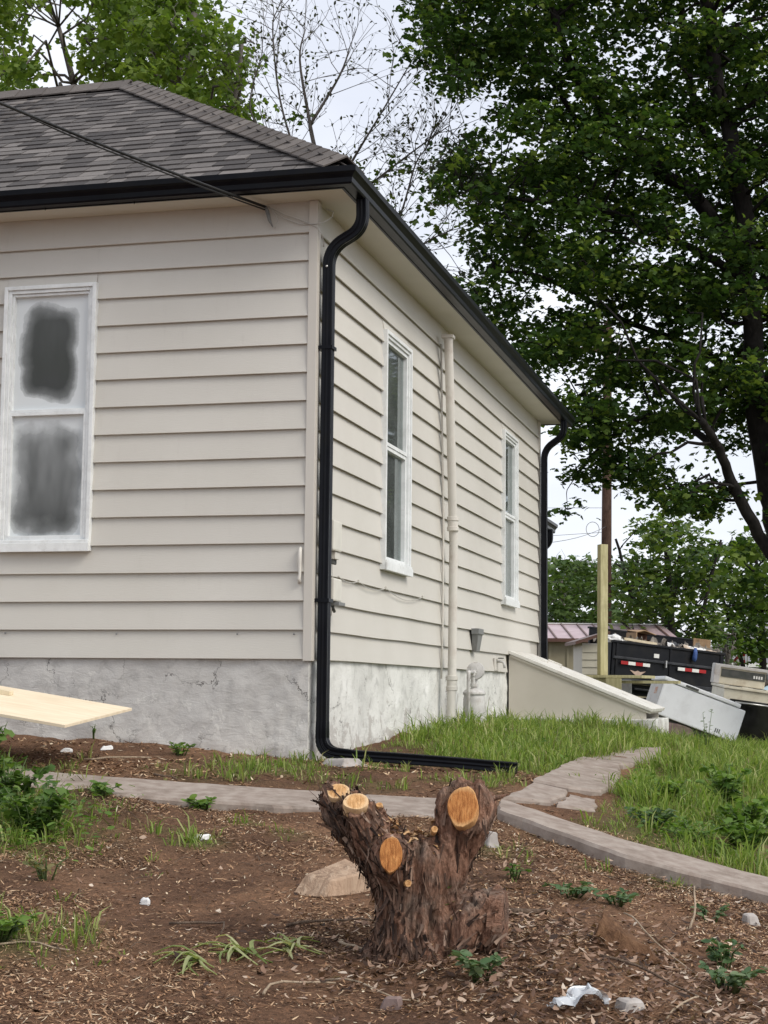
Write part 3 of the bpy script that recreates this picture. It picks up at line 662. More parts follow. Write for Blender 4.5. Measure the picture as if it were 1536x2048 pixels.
MB().tube(bend([(0,-.06,.5),(0,-.06,.545),(0,.26,.545)], .02, 4), .022, 10).build('header_pipe', M['meter'], gm, smooth=True)
MB().lathe([(.02,-.05),(.085,-.016),(.09,0),(.085,.016),(.03,.03),(.03,.06)], 18, Matrix.Translation((.0,.05,.56)) @ Matrix.Rotation(R(75),4,'X')).build('regulator', M['meter'], gm, smooth=True, angle=40)
MB().lathe([(.028,0),(.028,.05),(.036,.05),(.036,.08)], 12, Matrix.Translation((0,.24,.545)) @ Matrix.Rotation(R(-90),4,'X')).build('end_plug', M['meter'], gm, smooth=True, angle=40)
MB().tube(bend([(.03,-.42,-.2),(.03,-.42,.545),(0,-.06,.545)], .04, 5), .018, 10).build('riser_pipe', M['meter'], gm, smooth=True)
MB().lathe([(.018,-.04),(.034,-.03),(.034,.03),(.018,.04)], 10, Matrix.Translation((.03,-.42,.08))).build('valve', M['meter'], gm, smooth=True, angle=40)
MB().tube([(.03,-.5,.08),(.03,-.34,.085)], [.02,.016], 8).build('valve_handle', M['meter'], gm, smooth=True)

# overhead service cable with its hook and thin wires
cab = thing('overhead_cable', 'black overhead service cable slanting across the roof to the front soffit', 'cable', (0,0,0))
ex, ey = to_xy(.385, -.03); E_ = Vector((ex, ey, 5.045)); S_ = Vector((-2.78, 8.92, 5.125)); far = S_ + (S_-E_)*1.6 + Vector((0,0,.5))
P_ = [far] + [S_.lerp(E_, t) + Vector((0,0,-.10*t*(1-t))) for t in np.linspace(0, 1, 14)]
MB().tube(P_, .011, 6).build('cable', M['wire'], cab, smooth=True)
Q_ = [P_[5] + Vector((0,0,-.012))] + [S_.lerp(E_, t) + Vector((0,0,-.10*t*(1-t)-.022)) for t in np.linspace(.4, 1, 8)]; MB().tube(Q_, .006, 5).build('messenger_wire', M['wire'], cab, smooth=True)
def hp(u, v, z): x, y = to_xy(u, v); return (x, y, z)
MB().tube([hp(.385,-.03,5.05), hp(.37,-.035,5.01), hp(.35,-.04,4.94), hp(.325,-.04,4.89)], [.010,.016,.012,.003], 8).build('hook', M['grey_metal'], cab, smooth=True)
MB().tube([hp(.36,-.03,5.05), hp(.31,-.03,4.98), hp(.29,-.03,4.93), hp(.31,-.03,4.885), hp(.335,-.03,4.92)], .0035, 5).build('loop', M['wire_white'], cab, smooth=True)
MB().tube([hp(.37,-.02,5.05), hp(.24,-.02,4.98), hp(.12,-.02,4.935), hp(-.006,-.014,4.87), hp(-.03,.02,4.83), hp(-.03,.06,4.75)], .004, 5).build('service_wire', M['wire_white'], cab, smooth=True)
MB().tube([hp(.37,-.02,5.045), hp(.25,-.02,4.955), hp(.13,-.02,4.905), hp(.01,-.016,4.90), hp(-.05,-.012,4.91), hp(-.10,.02,4.95), hp(-.10,.05,5.0), hp(-.04,.06,5.03)], .0035, 5).build('service_wire', M['wire_white'], cab, smooth=True)

# cellar bulkhead
M['bulk'] = pmat('bulkhead_paint', (.53,.49,.42), (.58,.54,.47), .5, 2, .08, 40, .002)
M['bulk_top'] = pmat('bulkhead_door_paint', (.66,.64,.59), (.76,.74,.69), .45, 5, .1, 30, .002, dirt=(.42,.38,.32), dscale=7)
cb = hthing('cellar_bulkhead', 'sloping beige cellar hatch against the far end of the side wall', 'cellar hatch', 0, 7.64, 0)
BL = 1.56; zt, ze, zb = 2.02, 1.40, 1.29
for y in (0, 1.5):
    mb = MB(); mb.add([(.004,y,zb),(BL,y,zb),(BL,y,ze-.02),(.004,y,zt-.02),(.004,y+.04,zb),(BL,y+.04,zb),(BL,y+.04,ze-.02),(.004,y+.04,zt-.02)], [(0,1,2,3),(7,6,5,4),(0,4,5,1),(1,5,6,2),(2,6,7,3),(3,7,4,0)]); mb.build('side_panel', M['bulk'], cb)
an = math.atan2(ze-zt, BL); DM = Matrix.Translation((0,0,zt)) @ Matrix.Rotation(-an, 4, 'Y'); LL = math.hypot(BL, zt-ze)
for (a, b) in ((-.03, .755), (.762, 1.57)): MB().box(.0, LL+.07, a, b, -.002, .035, DM).build('door_leaf', M['bulk_top'], cb, bevel=.005)
MB().box(.03, LL+.05, -.018, 1.55, -.03, -.004, DM).build('frame', M['bulk'], cb)
MB().box(-.02, BL+.12, -.06, 0-.001, .9, zb).build('curb', M['stucco_side'], cb, bevel=.01); MB().box(BL-.08, BL+.12, .0, 1.56, .9, zb).build('curb', M['stucco_side'], cb, bevel=.01); MB().box(-.02, BL-.08, 1.5, 1.56, .9, zb-.002).build('curb', M['stucco_side'], cb, bevel=.01)
for x in (.25, 1.3):
    MB().box(x,x+.05,.66,.86,.0355,.041).build('hinge', M['bulk_top'], cb, bevel=.001).matrix_local = DM
MB().tube([(.35,.70,.04),(.35,.70,.075),(.52,.70,.075),(.52,.70,.04)], .010, 6).build('handle', M['bulk_top'], cb).matrix_local = DM

# rear addition with its own low eave
mb = MB(); mb.box(-4.0, -.35, DEPTH+.02, 12.4, .6, 3.75); tag(mb.build('rear_addition', M['siding'], house), 'low rear addition behind the far corner')
mb = MB(); mb.add([(-4.2,DEPTH+.03,4.75),(-.12,DEPTH+.03,3.93),(-.12,11.45,3.93),(-4.2,12.6,4.75),(-4.2,DEPTH+.03,4.70),(-.12,DEPTH+.03,3.87),(-.12,11.45,3.87),(-4.2,12.6,4.70)], [(0,1,2,3),(7,6,5,4),(0,4,5,1),(1,5,6,2),(2,6,7,3),(3,7,4,0)]); mb.build('rear_roof', M['black'], house)
mb = MB(); mb.box(-.35,-.12,DEPTH+.03,11.42,3.75,3.765); mb.build('soffit', M['soffit'], house)
gutter('side', 3.76, -.115, DEPTH+.1, 11.42, house, mitre=False)
MB().box(-.135,-.117,DEPTH+.03,11.42,3.74,3.88).build('fascia', M['black'], house)
dspout([(-.05,11.05,3.78),(-.05,11.05,3.58),(-.28,11.05,3.45),(-.28,11.05,1.0)], house, .1)

# ------------------------------------------------------------------ the cut stump
def bark_mat(name, c1, c2, c3, fine=26):
    m, n, l, p = nodes(name); v = coords(n, l, (1, 1, .28)); a = noise_tex(n, l, v, fine, 8, .65, 1.2); b = noise_tex(n, l, coords(n, l), 5, 6, .6)
    col = ramp(n, l, a.outputs[0], [(.30, c1), (.5, c2), (.72, c3)]).outputs[0]
    col = mixc(n, l, ramp(n, l, b.outputs[0], [(.45, (0,0,0)), (.7, (.8,.8,.8))]).outputs[0], col, tuple(min(1, x*1.35+.01) for x in c2))
    l.new(col, p.inputs['Base Color']); p.inputs['Roughness'].default_value = .85; p.inputs['Specular IOR Level'].default_value = .2
    bumpn(n, l, a.outputs[0], 1.0, .02, p); return m
def stump_bark_mat():
    m, n, l, p = nodes('peeling_stump_bark'); a = noise_tex(n, l, coords(n, l, (1,1,.22)), 34, 8, .7, 1.0); b = noise_tex(n, l, coords(n, l), 7, 5, .6); c = noise_tex(n, l, coords(n, l, (1,1,.5)), 90, 5, .7)
    grey = ramp(n, l, a.outputs[0], [(.26, (.024,.016,.012)), (.42, (.14,.096,.074)), (.57, (.30,.225,.18)), (.75, (.48,.385,.32))]).outputs[0]
    red = ramp(n, l, a.outputs[0], [(.26, (.042,.019,.012)), (.42, (.20,.10,.064)), (.58, (.38,.215,.148)), (.78, (.50,.32,.235))]).outputs[0]
    col = mixc(n, l, ramp(n, l, b.outputs[0], [(.34, (0,0,0)), (.52, (1,1,1))]).outputs[0], grey, red)
    col = mixc(n, l, .7, col, ramp(n, l, c.outputs[0], [(.3, (.35,.35,.35)), (.6, (1.1,1.1,1.1))]).outputs[0], 'MULTIPLY')
    l.new(col, p.inputs['Base Color']); p.inputs['Roughness'].default_value = .85; p.inputs['Specular IOR Level'].default_value = .2
    bumpn(n, l, math_n(n, l, 'ADD', a.outputs[0], math_n(n, l, 'MULTIPLY', c.outputs[0], .5)), 1.0, .03, p); return m
M['stump_bark'] = stump_bark_mat()
M['flake'] = rndmat('bark_flake', [(0,(.016,.009,.007)),(.35,(.060,.034,.024)),(.7,(.145,.086,.060)),(.92,(.26,.17,.125)),(1,(.42,.31,.24))], .85)
def wood_cut(name, c1, c2, rim, rad):
    m, n, l, p = nodes(name); v = coords(n, l); ln = n.new('ShaderNodeVectorMath'); ln.operation = 'LENGTH'; l.new(v, ln.inputs[0])
    a = noise_tex(n, l, coords(n, l, (90, 14, 10)), 1.6, 6, .7, .4); b = noise_tex(n, l, v, 26, 6, .65)
    w = math_n(n, l, 'SINE', math_n(n, l, 'ADD', math_n(n, l, 'MULTIPLY', ln.outputs['Value'], 1400), math_n(n, l, 'MULTIPLY', b.outputs[0], 16)))
    f = math_n(n, l, 'ADD', math_n(n, l, 'MULTIPLY', a.outputs[0], .75), math_n(n, l, 'ADD', math_n(n, l, 'MULTIPLY', b.outputs[0], .3), math_n(n, l, 'MULTIPLY', w, .05)))
    col = ramp(n, l, f, [(.36, tuple(x*.40 for x in c1)), (.46, c1), (.64, c2), (.8, rim)]).outputs[0]
    rf = ramp(n, l, math_n(n, l, 'ADD', math_n(n, l, 'DIVIDE', ln.outputs['Value'], rad), math_n(n, l, 'MULTIPLY', b.outputs[0], .3)), [(.80, (0,0,0)), (1.08, (.75,.75,.75))]).outputs[0]
    col = mixc(n, l, rf, col, rim)
    l.new(col, p.inputs['Base Color']); p.inputs['Roughness'].default_value = .8; p.inputs['Specular IOR Level'].default_value = .15
    bumpn(n, l, math_n(n, l, 'ADD', a.outputs[0], b.outputs[0]), .9, .006, p); return m
M['cut_orange'] = wood_cut('fresh_cut_heartwood', (.36,.135,.042), (.58,.265,.09), (.70,.43,.20), .080)
M['cut_pale'] = wood_cut('fresh_cut_sapwood', (.52,.28,.115), (.70,.43,.21), (.76,.55,.33), .045)
M['sapwood'] = pmat('sapwood_rim', (.55,.33,.16), (.66,.44,.25), .8, 20)
SX0, SY0 = .165, 6.28; SZ0 = gz(SX0, SY0)
stump = thing('tree_stump', 'shaggy brown tree stump with several orange saw-cut limbs in the foreground', 'tree stump', (SX0, SY0, SZ0))
stump.scale = (1.04, 1.04, 1.07)
st = MB()
def limb(pts, rad, n=18, ex=1.0):
    P = [Vector(p) for p in pts]; k = 6; path = []; rr_ = []
    for i in range(len(P)-1):
        for j in range(k):
            t = j/k; p0, p1, p2, p3 = P[max(i-1,0)], P[i], P[i+1], P[min(i+2,len(P)-1)]
            path.append(.5*((2*p1)+(p2-p0)*t+(2*p0-5*p1+4*p2-p3)*t*t+(3*p1-p0-3*p2+p3)*t**3)); rr_.append(rad[i]+(rad[i+1]-rad[i])*t)
    path.append(P[-1]); rr_.append(rad[-1])
    st.tube(path, rr_, n)
limb([(-.06,0,-.10),(-.05,0,.02),(-.045,0,.10),(-.03,0,.22),(-.02,.02,.32),(-.02,.04,.40)], [.20,.135,.118,.120,.125,.09])
limb([(-.05,.03,.20),(-.12,.04,.31),(-.205,.055,.43),(-.245,.03,.495),(-.250,.0,.522)], [.10,.088,.080,.066,.056])               # front-left limb
limb([(-.07,.07,.18),(-.18,.11,.34),(-.275,.14,.46),(-.315,.125,.525),(-.320,.10,.552)], [.09,.082,.074,.062,.053])             # back-left limb
limb([(.0,.0,.16),(.06,.02,.30),(.115,.04,.42),(.145,.02,.50),(.142,-.045,.518)], [.11,.10,.098,.102,.094])                  # right limb
limb([(.05,.06,.24),(.14,.10,.37),(.19,.11,.48),(.205,.10,.545)], [.08,.075,.062,.045])                    # rear-right limb
limb([(-.04,.02,.22),(-.105,-.09,.335),(-.12,-.15,.355)], [.11,.072,.056])                             # front stub
limb([(.02,.03,.02),(.14,.0,.09),(.23,-.02,.12),(.285,-.03,.12)], [.13,.12,.122,.114])                  # low side stub
limb([(-.03,.08,.05),(-.03,.10,.24),(-.04,.12,.36)], [.13,.12,.09])
for a in range(9):                                                                                       # root flare
    t = a*.7+.3; L_ = random.uniform(.15,.24); limb([(-.04+math.cos(t)*.05, math.sin(t)*.05, .08),(-.04+math.cos(t)*.12, math.sin(t)*.11, .01),(-.04+math.cos(t)*L_, math.sin(t)*L_*.9, -.09)], [.07,.05,.03], 10)
so = st.build('bark', M['stump_bark'], stump)
md = so.modifiers.new('r', 'REMESH'); md.mode = 'VOXEL'; md.voxel_size = .006
sm_ = so.modifiers.new('s', 'SMOOTH'); sm_.iterations = 3; sm_.factor = .5
dg = bpy.context.evaluated_depsgraph_get(); me = bpy.data.meshes.new_from_object(so.evaluated_get(dg)); so.modifiers.clear(); so.data = me
nv = len(me.vertices); co = np.empty(nv*3, np.float32); me.vertices.foreach_get('co', co); co = co.reshape(-1, 3); no = np.empty(nv*3, np.float32); me.vertices.foreach_get('normal', no); no = no.reshape(-1, 3)
disp = np.empty(nv, np.float32)
for i in range(nv):
    x, y, z = co[i]; ang = math.atan2(y, x+.03)
    q = Vector((x*16, y*16, z*3.2)); d1 = mnoise.noise(q); d2 = mnoise.noise(Vector((x*38, y*38, z*8))); d3 = mnoise.noise(Vector((x*5, y*5, z*3)))
    pl = abs(mnoise.noise(Vector((x*11+3, y*11, z*1.6))))
    pl2 = abs(mnoise.noise(Vector((x*24+7, y*24, z*4.5)))); pk = mnoise.noise(Vector((x*17, y*17, z*5+5)))
    disp[i] = d1*.011 + d2*.007 + d3*.016 - max(0, .17-pl)*.13 - max(0, .12-pl2)*.06 + (.008 if pk > .08 else 0) + (.006 if pk > .3 else 0)
co2 = co + no*disp[:, None]; me.vertices.foreach_set('co', co2.ravel()); me.update()
me.polygons.foreach_set('use_smooth', [True]*len(me.polygons)); me.materials.clear(); me.materials.append(M['stump_bark'])
def cut(c, nrm, rx, ry, mat, seed, rot=0, name='cut_face', label=None, rise=.003):
    """sawn end: a thin wood disc with an uneven outline, standing a little proud of the bark"""
    mb = MB(); n = 34; Q = Vector(nrm).normalized().to_track_quat('Z', 'Y').to_matrix().to_4x4(); Mx = Matrix.Translation(c) @ Q @ Matrix.Rotation(rot, 4, 'Z')
    rings = []
    for (k, z) in ((1.0, -.05), (1.02, rise-.010), (1.0, rise-.003), (.97, rise)):
        for j in range(n):
            a = 2*math.pi*j/n; w = 1 + .10*mnoise.noise(Vector((math.cos(a)*1.3+seed, math.sin(a)*1.3, seed*3))) + .035*mnoise.noise(Vector((math.cos(a)*5+seed, math.sin(a)*5, 1)))
            rings.append((rx*k*w*math.cos(a), ry*k*w*math.sin(a), z))
    for (k) in (.66, .33):
        for j in range(n):
            a = 2*math.pi*j/n; rings.append((rx*k*math.cos(a), ry*k*math.sin(a), rise + .003*mnoise.noise(Vector((math.cos(a)*3, math.sin(a)*3, k*5+seed)))))
    rings.append((0,0,rise)); fs = []
    for r_ in range(5):
        for j in range(n): fs.append((r_*n+j, r_*n+(j+1) % n, (r_+1)*n+(j+1) % n, (r_+1)*n+j))
    for j in range(n): fs.append((5*n+j, 5*n+(j+1) % n, 6*n))
    mb.add(rings, fs); o = mb.build(name, mat, stump, smooth=True, angle=45); o.matrix_local = Mx
    if label: o['label'] = label
    return o
cut((-.320,.092,.558), (-.10,-.75,.8), .044,.036, M['cut_pale'], 1, label='pale oval saw cut, leftmost')
cut((-.250,-.010,.528), (-.02,-.75,.75), .047,.038, M['cut_pale'], 2, label='pale oval saw cut beside the leftmost one')
cut((.136,-.086,.520), (-.18,-1,.36), .054,.074, M['cut_orange'], 3, label='largest orange saw cut on the right limb')
cut((-.122,-.165,.36), (-.05,-1,.25), .040,.060, M['cut_orange'], 4, label='orange saw cut on the front stub')
cut((.290,-.032,.118), (1,-.22,-.02), .100,.106, M['stump_bark'], 5, label='dull brown end of the low side stub')
cut((.035,-.075,.44), (.1,-1,.4), .012,.012, M['cut_pale'], 6); cut((-.165,.02,.515), (-.1,-.7,.8), .013,.011, M['cut_pale'], 7); cut((-.06,-.155,.262), (.15,-1,.1), .012,.012, M['cut_pale'], 8)
for (p, q, r_) in (((.03,-.03,.43),(.035,-.072,.441),.0125), ((-.14,.05,.45),(-.165,.022,.515),.013), ((-.06,-.11,.26),(-.06,-.155,.263),.0125), ((.20,.08,.515),(.31,.05,.555),.010), ((.225,.12,.5),(.20,.10,.35),.006)):
    MB().tube([p, tuple((Vector(p)+Vector(q))/2 + Vector((0,0,.004))), q], [r_*1.1, r_, r_*.9 if r_ > .0101 else .003], 8).build('twig', M['stump_bark'], stump, smooth=True)
# peeling bark strips: hundreds of loose curled flakes
pn = np.empty(len(me.polygons)*3, np.float32); me.polygons.foreach_get('center', pn); pc = pn.reshape(-1, 3).copy(); me.polygons.foreach_get('normal', pn); pnn = pn.reshape(-1, 3).copy()
ok = np.where((pc[:, 2] > 0.0) & (pc[:, 2] < .60) & (pnn[:, 2] < .75))[0]
V_ = []; F_ = []; RN = []
for q in rng.choice(ok, 2300):
    c = Vector(pc[q]); nr = Vector(pnn[q]); axd = Vector((rng.normal()*.25, rng.normal()*.25, 1)); 
    if (c.x > -.05 and c.z > .08 and rng.random() < .8): continue
    if c.x < -.12 and c.z > .25: axd += Vector((-.7, .3, 0))
    if c.x > .12 and c.z < .25: axd += Vector((1.2, 0, .1))
    ax_ = (axd - nr*axd.dot(nr)).normalized(); sd_ = nr.cross(ax_)
    shaggy = 1.0 + (1.2 if (c.x < -.08 or c.z < .2) else 0)
    L_ = rng.uniform(.018, .070)*(1.4 if rng.random() < .15 else 1); w = rng.uniform(.002, .0075)*(1.6 if rng.random() < .15 else 1); sgn = -1 if rng.random() < .7 else 1; curl = rng.uniform(.1, .8)*L_*.32*shaggy; b = len(V_); rv = rng.random()
    for k in range(4):
        t = k/3; lift = .002 + curl*t*t; ww = w*(1-.55*t)*(.8+.4*rng.random())
        base = c + ax_*(sgn*L_*(t-.35)) + nr*lift
        V_ += [tuple(base - sd_*ww + nr*.003*rng.random()), tuple(base + sd_*ww)]; RN += [rv*.999, rv*.999]
    for k in range(3): F_.append((b+2*k, b+2*k+1, b+2*k+3, b+2*k+2))
fl = np_mesh('bark_flakes', V_, F_, 4, M['flake'], stump, RN); fl['kind'] = 'stuff'; fl['label'] = 'loose curling strips of bark'
V_ = []; F_ = []; RN = []
M['sawdust'] = rndmat('fresh_chips', [(0,(.20,.10,.05)),(.4,(.40,.22,.10)),(.8,(.58,.36,.18)),(1,(.66,.48,.30))], .85)
for _ in range(900):
    x = rng.normal(-.05,.09); y = rng.normal(.05,.07); b = len(V_); z = .60
    hit, loc, nrm, idx = so.ray_cast(Vector((x, y, .9)), Vector((0,0,-1)))
    if not hit or nrm.z < .25 or loc.z > .46: continue
    s_ = rng.uniform(.004,.013); a = rng.uniform(0,6.28); rv = rng.random()*.999; e1_ = Vector((math.cos(a), math.sin(a), rng.normal()*.4)); e2_ = Vector((-math.sin(a), math.cos(a), rng.normal()*.4)); c = loc+Vector((0,0,.004+.008*rng.random()))
    V_ += [tuple(c-e1_*s_-e2_*s_*.4), tuple(c+e1_*s_-e2_*s_*.4), tuple(c+e1_*s_+e2_*s_*.4), tuple(c-e1_*s_+e2_*s_*.4)]; F_.append((b,b+1,b+2,b+3)); RN += [rv]*4
sw = np_mesh('sawdust', V_, F_, 4, M['sawdust'], stump, RN); sw['kind'] = 'stuff'; sw['label'] = 'orange sawdust and chips caught in the fork'

# chopped wood block, second stub, stones, rubbish on the bare soil
def chunk(name, label, cat, pts8, mat, loc, rotz, disp_=.01, sub=3, group=None, sc=8, smooth=True):
    """irregular solid from eight corners, subdivided and roughened"""
    bm = bmesh.new(); vs_ = [bm.verts.new(p) for p in pts8]
    for f in ((0,3,2,1),(4,5,6,7),(0,1,5,4),(1,2,6,5),(2,3,7,6),(3,0,4,7)): bm.faces.new([vs_[i] for i in f])
    bmesh.ops.bevel(bm, geom=list(bm.edges), offset=.008, segments=1, affect='EDGES'); bmesh.ops.subdivide_edges(bm, edges=list(bm.edges), cuts=sub, use_grid_fill=True)
    bmesh.ops.recalc_face_normals(bm, faces=bm.faces); bm.normal_update()
    for v in bm.verts: v.co += v.normal*(mnoise.fractal(v.co*sc+Vector((loc[0]*3,0,0)), 1, 2, 4)*disp_)
    me = bpy.data.meshes.new(name); bm.to_mesh(me); bm.free(); o = link(name, me, mat, smooth=smooth, angle=38); o.location = loc; o.rotation_euler = (0,0,rotz); return tag(o, label, cat, group)
M['block'] = bark_mat('split_wood', (.16,.105,.072), (.36,.25,.175), (.54,.41,.30), 22)
bx_, by_ = -.22, 7.40
chunk('wood_block', 'pale split wood block lying on the soil left of the stump', 'wood block', [(-.18,-.09,0),(-.02,-.17,0),(.19,.0,0),(.02,.12,0),(-.115,-.03,.09),(.005,-.135,.075),(.185,.01,.105),(.06,.12,.145)], M['block'], (bx_, by_, gz(bx_,by_)-.012), .0, .003, 2, sc=14, smooth=False)
M['old_cut'] = bark_mat('old_brown_cut', (.06,.030,.017), (.13,.068,.036), (.22,.125,.07), 30)
chunk('cut_stub', 'low reddish brown cut stub half buried in leaf litter', 'tree stump', [(-.15,-.07,-.06),(.17,-.09,-.06),(.12,.12,-.06),(-.12,.12,-.06),(-.09,-.01,.11),(.10,-.05,.02),(.07,.06,.03),(-.06,.06,.14)], M['old_cut'], (.93, 6.42, gz(.93,6.42)+.005), 0, .018, 4, sc=14)
M['rock'] = pmat('pale_rock', (.30,.27,.25), (.46,.43,.41), .9, 9, .5, 60, .004)
M['rockred'] = pmat('reddish_rock', (.17,.12,.11), (.27,.20,.18), .9, 9, .5, 60, .004)
def rock(label, x, y, s, h, mat, seed, name='stone'):
    rr = random.Random(seed); j = lambda: rr.uniform(-.25,.25)*s
    chunk(name, label, 'stone', [(-s+j(),-s*.7+j(),-.02),(s+j(),-s*.7+j(),-.02),(s+j(),s*.7+j(),-.02),(-s+j(),s*.7+j(),-.02),(-s*.7+j(),-s*.5+j(),h),(s*.7+j(),-s*.5+j(),h*.8),(s*.7+j(),s*.5+j(),h),(-s*.7+j(),s*.5+j(),h*1.1)], mat, (x, y, gz(x,y)-.002), rr.uniform(0,3), .006, 3)
rock('pale flat stone at the bottom edge among brown leaves', .86, 5.74, .05, .035, M['rock'], 1)
rock('small reddish stone at the bottom edge below the stump', .05, 5.66, .042, .04, M['rockred'], 2)
rock('white stone chip on the soil right behind the stump', .56, 8.50, .05, .07, M['rock'], 3)
rock('flat grey stone under the downspout elbow', -.28, 11.02, .15, .045, M['rock'], 4)
rock('small tan stone below the kerb at the right edge', 1.70, 7.62, .045, .05, M['rock'], 6)
M['styro'] = pmat('white_foam_scrap', (.70,.70,.69), (.82,.82,.81), .7, 12)
for i, (x, y, s, lab) in enumerate(((-.90,8.40,.055,'crumbled white foam beside a grass tuft on the bare soil'), (-1.87,11.22,.05,'white foam scrap near the foundation, right one of two'), (-2.12,11.08,.045,'white foam scrap near the foundation, left one of two'), (-1.62,6.95,.03,'tiny pale wood chip lying alone on the soil'))):
    if i == 3: x, y = -.98, 6.95
    rr = random.Random(i+40); j = lambda: rr.uniform(-.3,.3)*s
    chunk('foam_scrap', lab, 'scrap', [(-s+j(),-s*.4+j(),-.01),(s+j(),-s*.4,-.01),(s,s*.4+j(),-.01),(-s,s*.4,-.01),(-s*.7+j(),-s*.3,.02),(s*.7,-s*.3+j(),.03),(s*.6+j(),s*.3,.02),(-s*.6,s*.3+j(),.025)], M['styro'], (x, y, gz(x,y)+.004), rr.uniform(-.6,.6), .008, 3, sc=20)
# crumpled clear plastic wrapper
def wrapper():
    bm = bmesh.new(); bmesh.ops.create_grid(bm, x_segments=26, y_segments=18, size=.5)
    for v in bm.verts:
        x, y = v.co.x*.21, v.co.y*.14; q = Vector((x*13, y*13, 1)); f = mnoise.noise(q)*.04 + abs(mnoise.noise(q*2.3))*.03
        v.co = Vector((x + mnoise.noise(q*1.4+Vector((5,0,0)))*.05, y*(.55+.4*math.sin(x*13+1)) + mnoise.noise(q*1.2+Vector((0,7,0)))*.04, .02+f + .05*math.exp(-((x-.05)/.05)**2)))
    me = bpy.data.meshes.new('plastic_wrapper'); bm.to_mesh(me); bm.free(); m, n, l, p = nodes('clear_plastic')
    p.inputs['Base Color'].default_value = (.62,.66,.70,1); p.inputs['Roughness'].default_value = .18; p.inputs['Alpha'].default_value = .72; p.inputs['Specular IOR Level'].default_value = .8
    o = link('plastic_wrapper', me, m, smooth=True); o.location = (.66, 5.66, gz(.66,5.66)); o.rotation_euler = (0,0,.35); tag(o, 'crumpled silvery plastic wrapper among leaves at the bottom edge', 'wrapper')
wrapper()
# lumber scraps by the meter
M['lumber'] = pmat('pale_lumber', (.62,.52,.36), (.74,.65,.48), .7, 6, .2, 40, .002, (1,8,8))
for (x, y, L_, rz, lab) in ((.86,15.25,.15,-.2,'short pale lumber offcut in the grass below the gas meter'), (1.22,15.1,.11,-.1,'short pale lumber offcut in the grass, farther from the wall')):
    o = MB().box(-L_,L_,-.045,.045,0,.035).build('lumber_offcut', M['lumber'], bevel=.002); o.location = (x, y, gz(x,y)+.02); o.rotation_euler = (0,-.03,rz); tag(o, lab, 'lumber')
# plywood sheet on sawhorses (the trestles stand outside the picture)
M['ply'] = pmat('new_plywood', (.72,.60,.43), (.82,.71,.54), .65, 3, .15, 30, .002, (1,7,1))
A_, B_, C_ = Vector((-1.637,10.75,1.46)), Vector((-1.909,9.90,1.365)), Vector((-2.349,10.10,1.439))
e2 = (A_-B_); e1 = (C_-B_).normalized(); e1 = (e1 - e2.normalized()*e1.dot(e2.normalized())).normalized(); n_ = e1.cross(e2.normalized()); n_ = n_ if n_.z > 0 else -n_
ply = bpy.data.objects.new('plywood_sheet', None); mb = MB(); L2 = e2.length; mb.box(0, 2.3, 0, L2, -.018, 0)
ply = mb.build('plywood_sheet', M['ply'], bevel=.001); tag(ply, 'pale sheet of new plywood jutting in at the left above the soil', 'plywood')
ply.matrix_world = Matrix(((e1.x, e2.normalized().x, n_.x, B_.x), (e1.y, e2.normalized().y, n_.y, B_.y), (e1.z, e2.normalized().z, n_.z, B_.z), (0,0,0,1)))
stk = MB().box(.74,1.9,.60,.65,.001,.03).build('lumber_strip', M['lumber'], bevel=.002); tag(stk, 'narrow pale strip of lumber lying on the plywood', 'lumber'); stk.matrix_world = ply.matrix_world.copy()
for k, a in enumerate((1.5, 2.2)):
    c = ply.matrix_world @ Vector((a, L2/2, -.02)); zg = gz(c.x, c.y); tr_ = thing('sawhorse', ('wooden sawhorse under the plywood, nearer its cut corner', 'wooden sawhorse under the far end of the plywood')[k], 'sawhorse', (c.x, c.y, zg), (0,0,math.atan2(e2.y, e2.x)))
    h = c.z - zg; MB().box(-.5,.5,-.045,.045,h-.10,h-.035).build('beam', M['lumber'], tr_)
    for sx in (-.42,.42):
        for sy in (-1,1): MB().tube([(sx,sy*.03,h-.11),(sx+.05*(1 if sx>0 else -1),sy*.22,-.05)], .03, 4).build('leg', M['lumber'], tr_)

# ------------------------------------------------------------------ back yard: post, deck edge, trailer, appliances
M['treated'] = pmat('treated_pine', (.36,.33,.17), (.50,.46,.27), .7, 5, .25, 30, .003, (9,9,.8), dirt=(.26,.22,.12), dscale=4)
dk = thing('porch_deck', 'unfinished treated-wood deck edge behind the cellar hatch', 'deck', (2.7, 20.7, 0), (0,0,-.42))
MB().box(-.50,.62,-.1,.55,1.765,1.80).build('top_board', M['treated'], dk, bevel=.004); MB().box(.16,.36,-.12,-.101,1.48,1.76).build('rim_board', M['treated'], dk, bevel=.003); MB().box(-.45,.15,-.06,-.03,1.5,1.76).build('rim_board', M['treated'], dk, bevel=.003)
MB().box(-.3,-.2,.0,.1,.7,1.76).build('leg', M['treated'], dk); MB().box(.2,.3,.0,.1,.7,1.76).build('leg', M['treated'], dk); MB().box(.3,1.05,.02,.14,1.70,1.735).build('ledger', M['treated'], dk)
pp = MB().box(-.052,.052,-.052,.052,0,1.68).build('porch_post', M['treated'], bevel=.005); pp.location = (2.82, 20.98, 1.803); pp.rotation_euler = (0,.006,.3); tag(pp, 'upright square treated-wood post standing on the deck edge', 'post')
up_ = thing('utility_pole', 'dark brown utility pole rising behind the wooden post', 'utility pole', (5.45, 40, .3))
M['pole'] = bark_mat('creosoted_pole', (.030,.018,.013), (.060,.034,.024), (.10,.06,.045), 12)
MB().tube([(0,0,-.3),(.03,0,4),(.1,0,10.5)], [.15,.13,.10], 12).build('pole', M['pole'], up_, smooth=True); MB().box(-1.1,1.3,-.06,.06,9.7,9.82).build('crossarm', M['pole'], up_)
